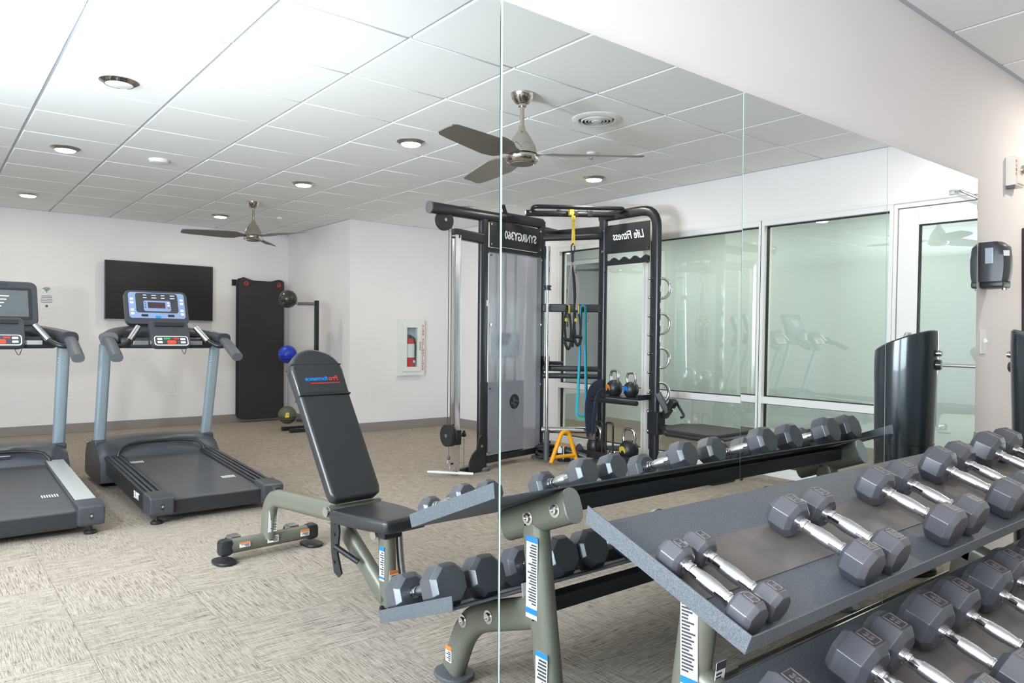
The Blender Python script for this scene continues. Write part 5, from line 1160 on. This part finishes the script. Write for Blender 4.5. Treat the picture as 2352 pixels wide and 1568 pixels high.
# yellow A-shaped tube handle on the floor
t = thing('push_up_frame', 'yellow A-shaped steel tube stand on the carpet in front of the machine', 'push-up stand', (4.47, -2.12, 0), world=True)
ua = Vector((0.80, 0.08, 0)).normalized()
pa, pb_ = Vector((4.335, -2.155, 0.022)), Vector((4.335, -2.155, 0.022))+ua*0.29
apex = (pa+pb_)/2+Vector((0.03, -0.02, 0.275))
arch = fillet([pa, pa.lerp(apex, 0.96)+Vector((-0.035, 0, 0)), pb_.lerp(apex, 0.96)+Vector((0.035, 0, 0)), pb_], 0.10, 10)
mb = MB(); mb.tube(arch, 0.019, n=14); mb.build('arch_tube', 'yframe', t)
mb = MB(); mb.tube([pa.lerp(apex, 0.18), pb_.lerp(apex, 0.18)], 0.017, n=12); mb.build('cross_tube', 'yframe', t)
# landmine pivot, cable attachments and ropes on the floor
t = thing('landmine_pivot', 'grey steel landmine swivel beside the yellow stand', 'landmine', (4.60, -2.27, 0), world=True)
mb = MB(); mb.cyl((4.60, -2.27, 0.0), (4.60, -2.27, 0.025), 0.06, n=20); mb.build('base', 'bframe', t)
mb = MB(); mb.cyl((4.60, -2.27, 0.025), (4.60, -2.27, 0.13), 0.018, n=14).cyl((4.60, -2.27, 0.12), (4.60, -2.27, 0.135), 0.028, n=14); mb.build('swivel', 'steel', t)
mb = MB(); mb.cyl((4.61, -2.25, 0.10), (4.71, -2.08, 0.05), 0.028, n=16); mb.build('sleeve', 'charcoal', t)
def rope(label, c, r, turns, m, rr, seed):
    t = thing('battle_rope' if rr > 0.01 else 'coiled_cable', label, 'rope', (c[0], c[1], 0), group='coiled cords behind the yellow stand', world=True)
    rnd = random.Random(seed); pts = []
    for k in range(int(turns*26)):
        a = 2*math.pi*k/26; pts.append((c[0]+r*(1+0.12*math.sin(a*0.7))*math.cos(a)*(1.0), c[1]+r*0.7*math.sin(a), rr+0.002+(c[2])*(k/26/turns)+0.012*(1+math.sin(a*1.3))))
    mb = MB(); mb.tube(pts, rr, n=8); mb.build('coil', m, t); return t
rope('black braided rope coiled behind the yellow stand', (4.50, -2.415, 0.12), 0.085, 4, 'web', 0.014, 3)
def spring(label, p, q, R_, turns, m):
    t = thing('coiled_cable', label, 'cable', (p[0], p[1], 0), world=True); p, q = Vector(p), Vector(q); pts = []
    d = (q-p); x, y = frame_from(d)
    for k in range(turns*12+1):
        a = 2*math.pi*k/12; c_ = p.lerp(q, k/(turns*12))+Vector((0, 0, 0.05*math.sin(math.pi*k/(turns*12)))); pts.append(c_+x*(R_*math.cos(a))+y*(R_*math.sin(a)))
    mb = MB(); mb.tube(pts, 0.004, n=6); mb.build('coil', m, t)
spring('grey spring-coiled cord arched over the tray edge', (4.705, -2.235, 0.06), (4.775, -2.19, 0.06), 0.042, 12, 'grey')
t = thing('ankle_strap', 'black padded ankle strap with a steel ring on the floor tray', 'ankle strap', (P3[0]-0.05, -1.90, 0.076), world=True)
mb = MB(); mb.tube([(P3[0]-0.06+0.055*math.cos(2*math.pi*k/24), -1.895+0.065*math.sin(2*math.pi*k/24), 0.14) for k in range(24)], 0, prof=rrect(0.014, 0.12, 0.005), closed=True, up=(1, 0, 0)); mb.build('cuff', 'web', t)
mb = MB(); mb.tube([(P3[0]-0.135, -1.855+0.03*math.cos(2*math.pi*k/16), 0.11+0.03*math.sin(2*math.pi*k/16)) for k in range(16)], 0.005, n=6, closed=True); mb.build('d_ring', 'chrome', t)
t = thing('lifting_strap', 'dark navy harness strap draped from the kettlebell shelf', 'strap', (P3[0]-0.2, -2.06, 0.2), world=True)
def strap2(pts, w_, m):
    mb = MB(); mb.tube(pts, 0, prof=[(-w_/2, -0.004), (w_/2, -0.004), (w_/2, 0.004), (-w_/2, 0.004)], up=(0.3, 1, 0)); return mb
strap2(bez((P3[0]-0.03, -2.08, 0.70), (P3[0]-0.20, -2.08, 0.72), (P3[0]-0.22, -2.10, 0.55), (P3[0]-0.20, -2.06, 0.24), 14), 0.10, 'navy').build('wide_strap', 'navy', t)
strap2(bez((P3[0]-0.10, -1.99, 0.66), (P3[0]-0.22, -1.99, 0.66), (P3[0]-0.215, -2.0, 0.5), (P3[0]-0.205, -2.02, 0.25), 12), 0.045, 'navy').build('narrow_strap', 'navy', t)
mb = MB(); mb.box((P3[0]-0.205, -2.05, 0.24), (0.022, 0.09, 0.06), 0.005); mb.build('buckle', 'steel', t)
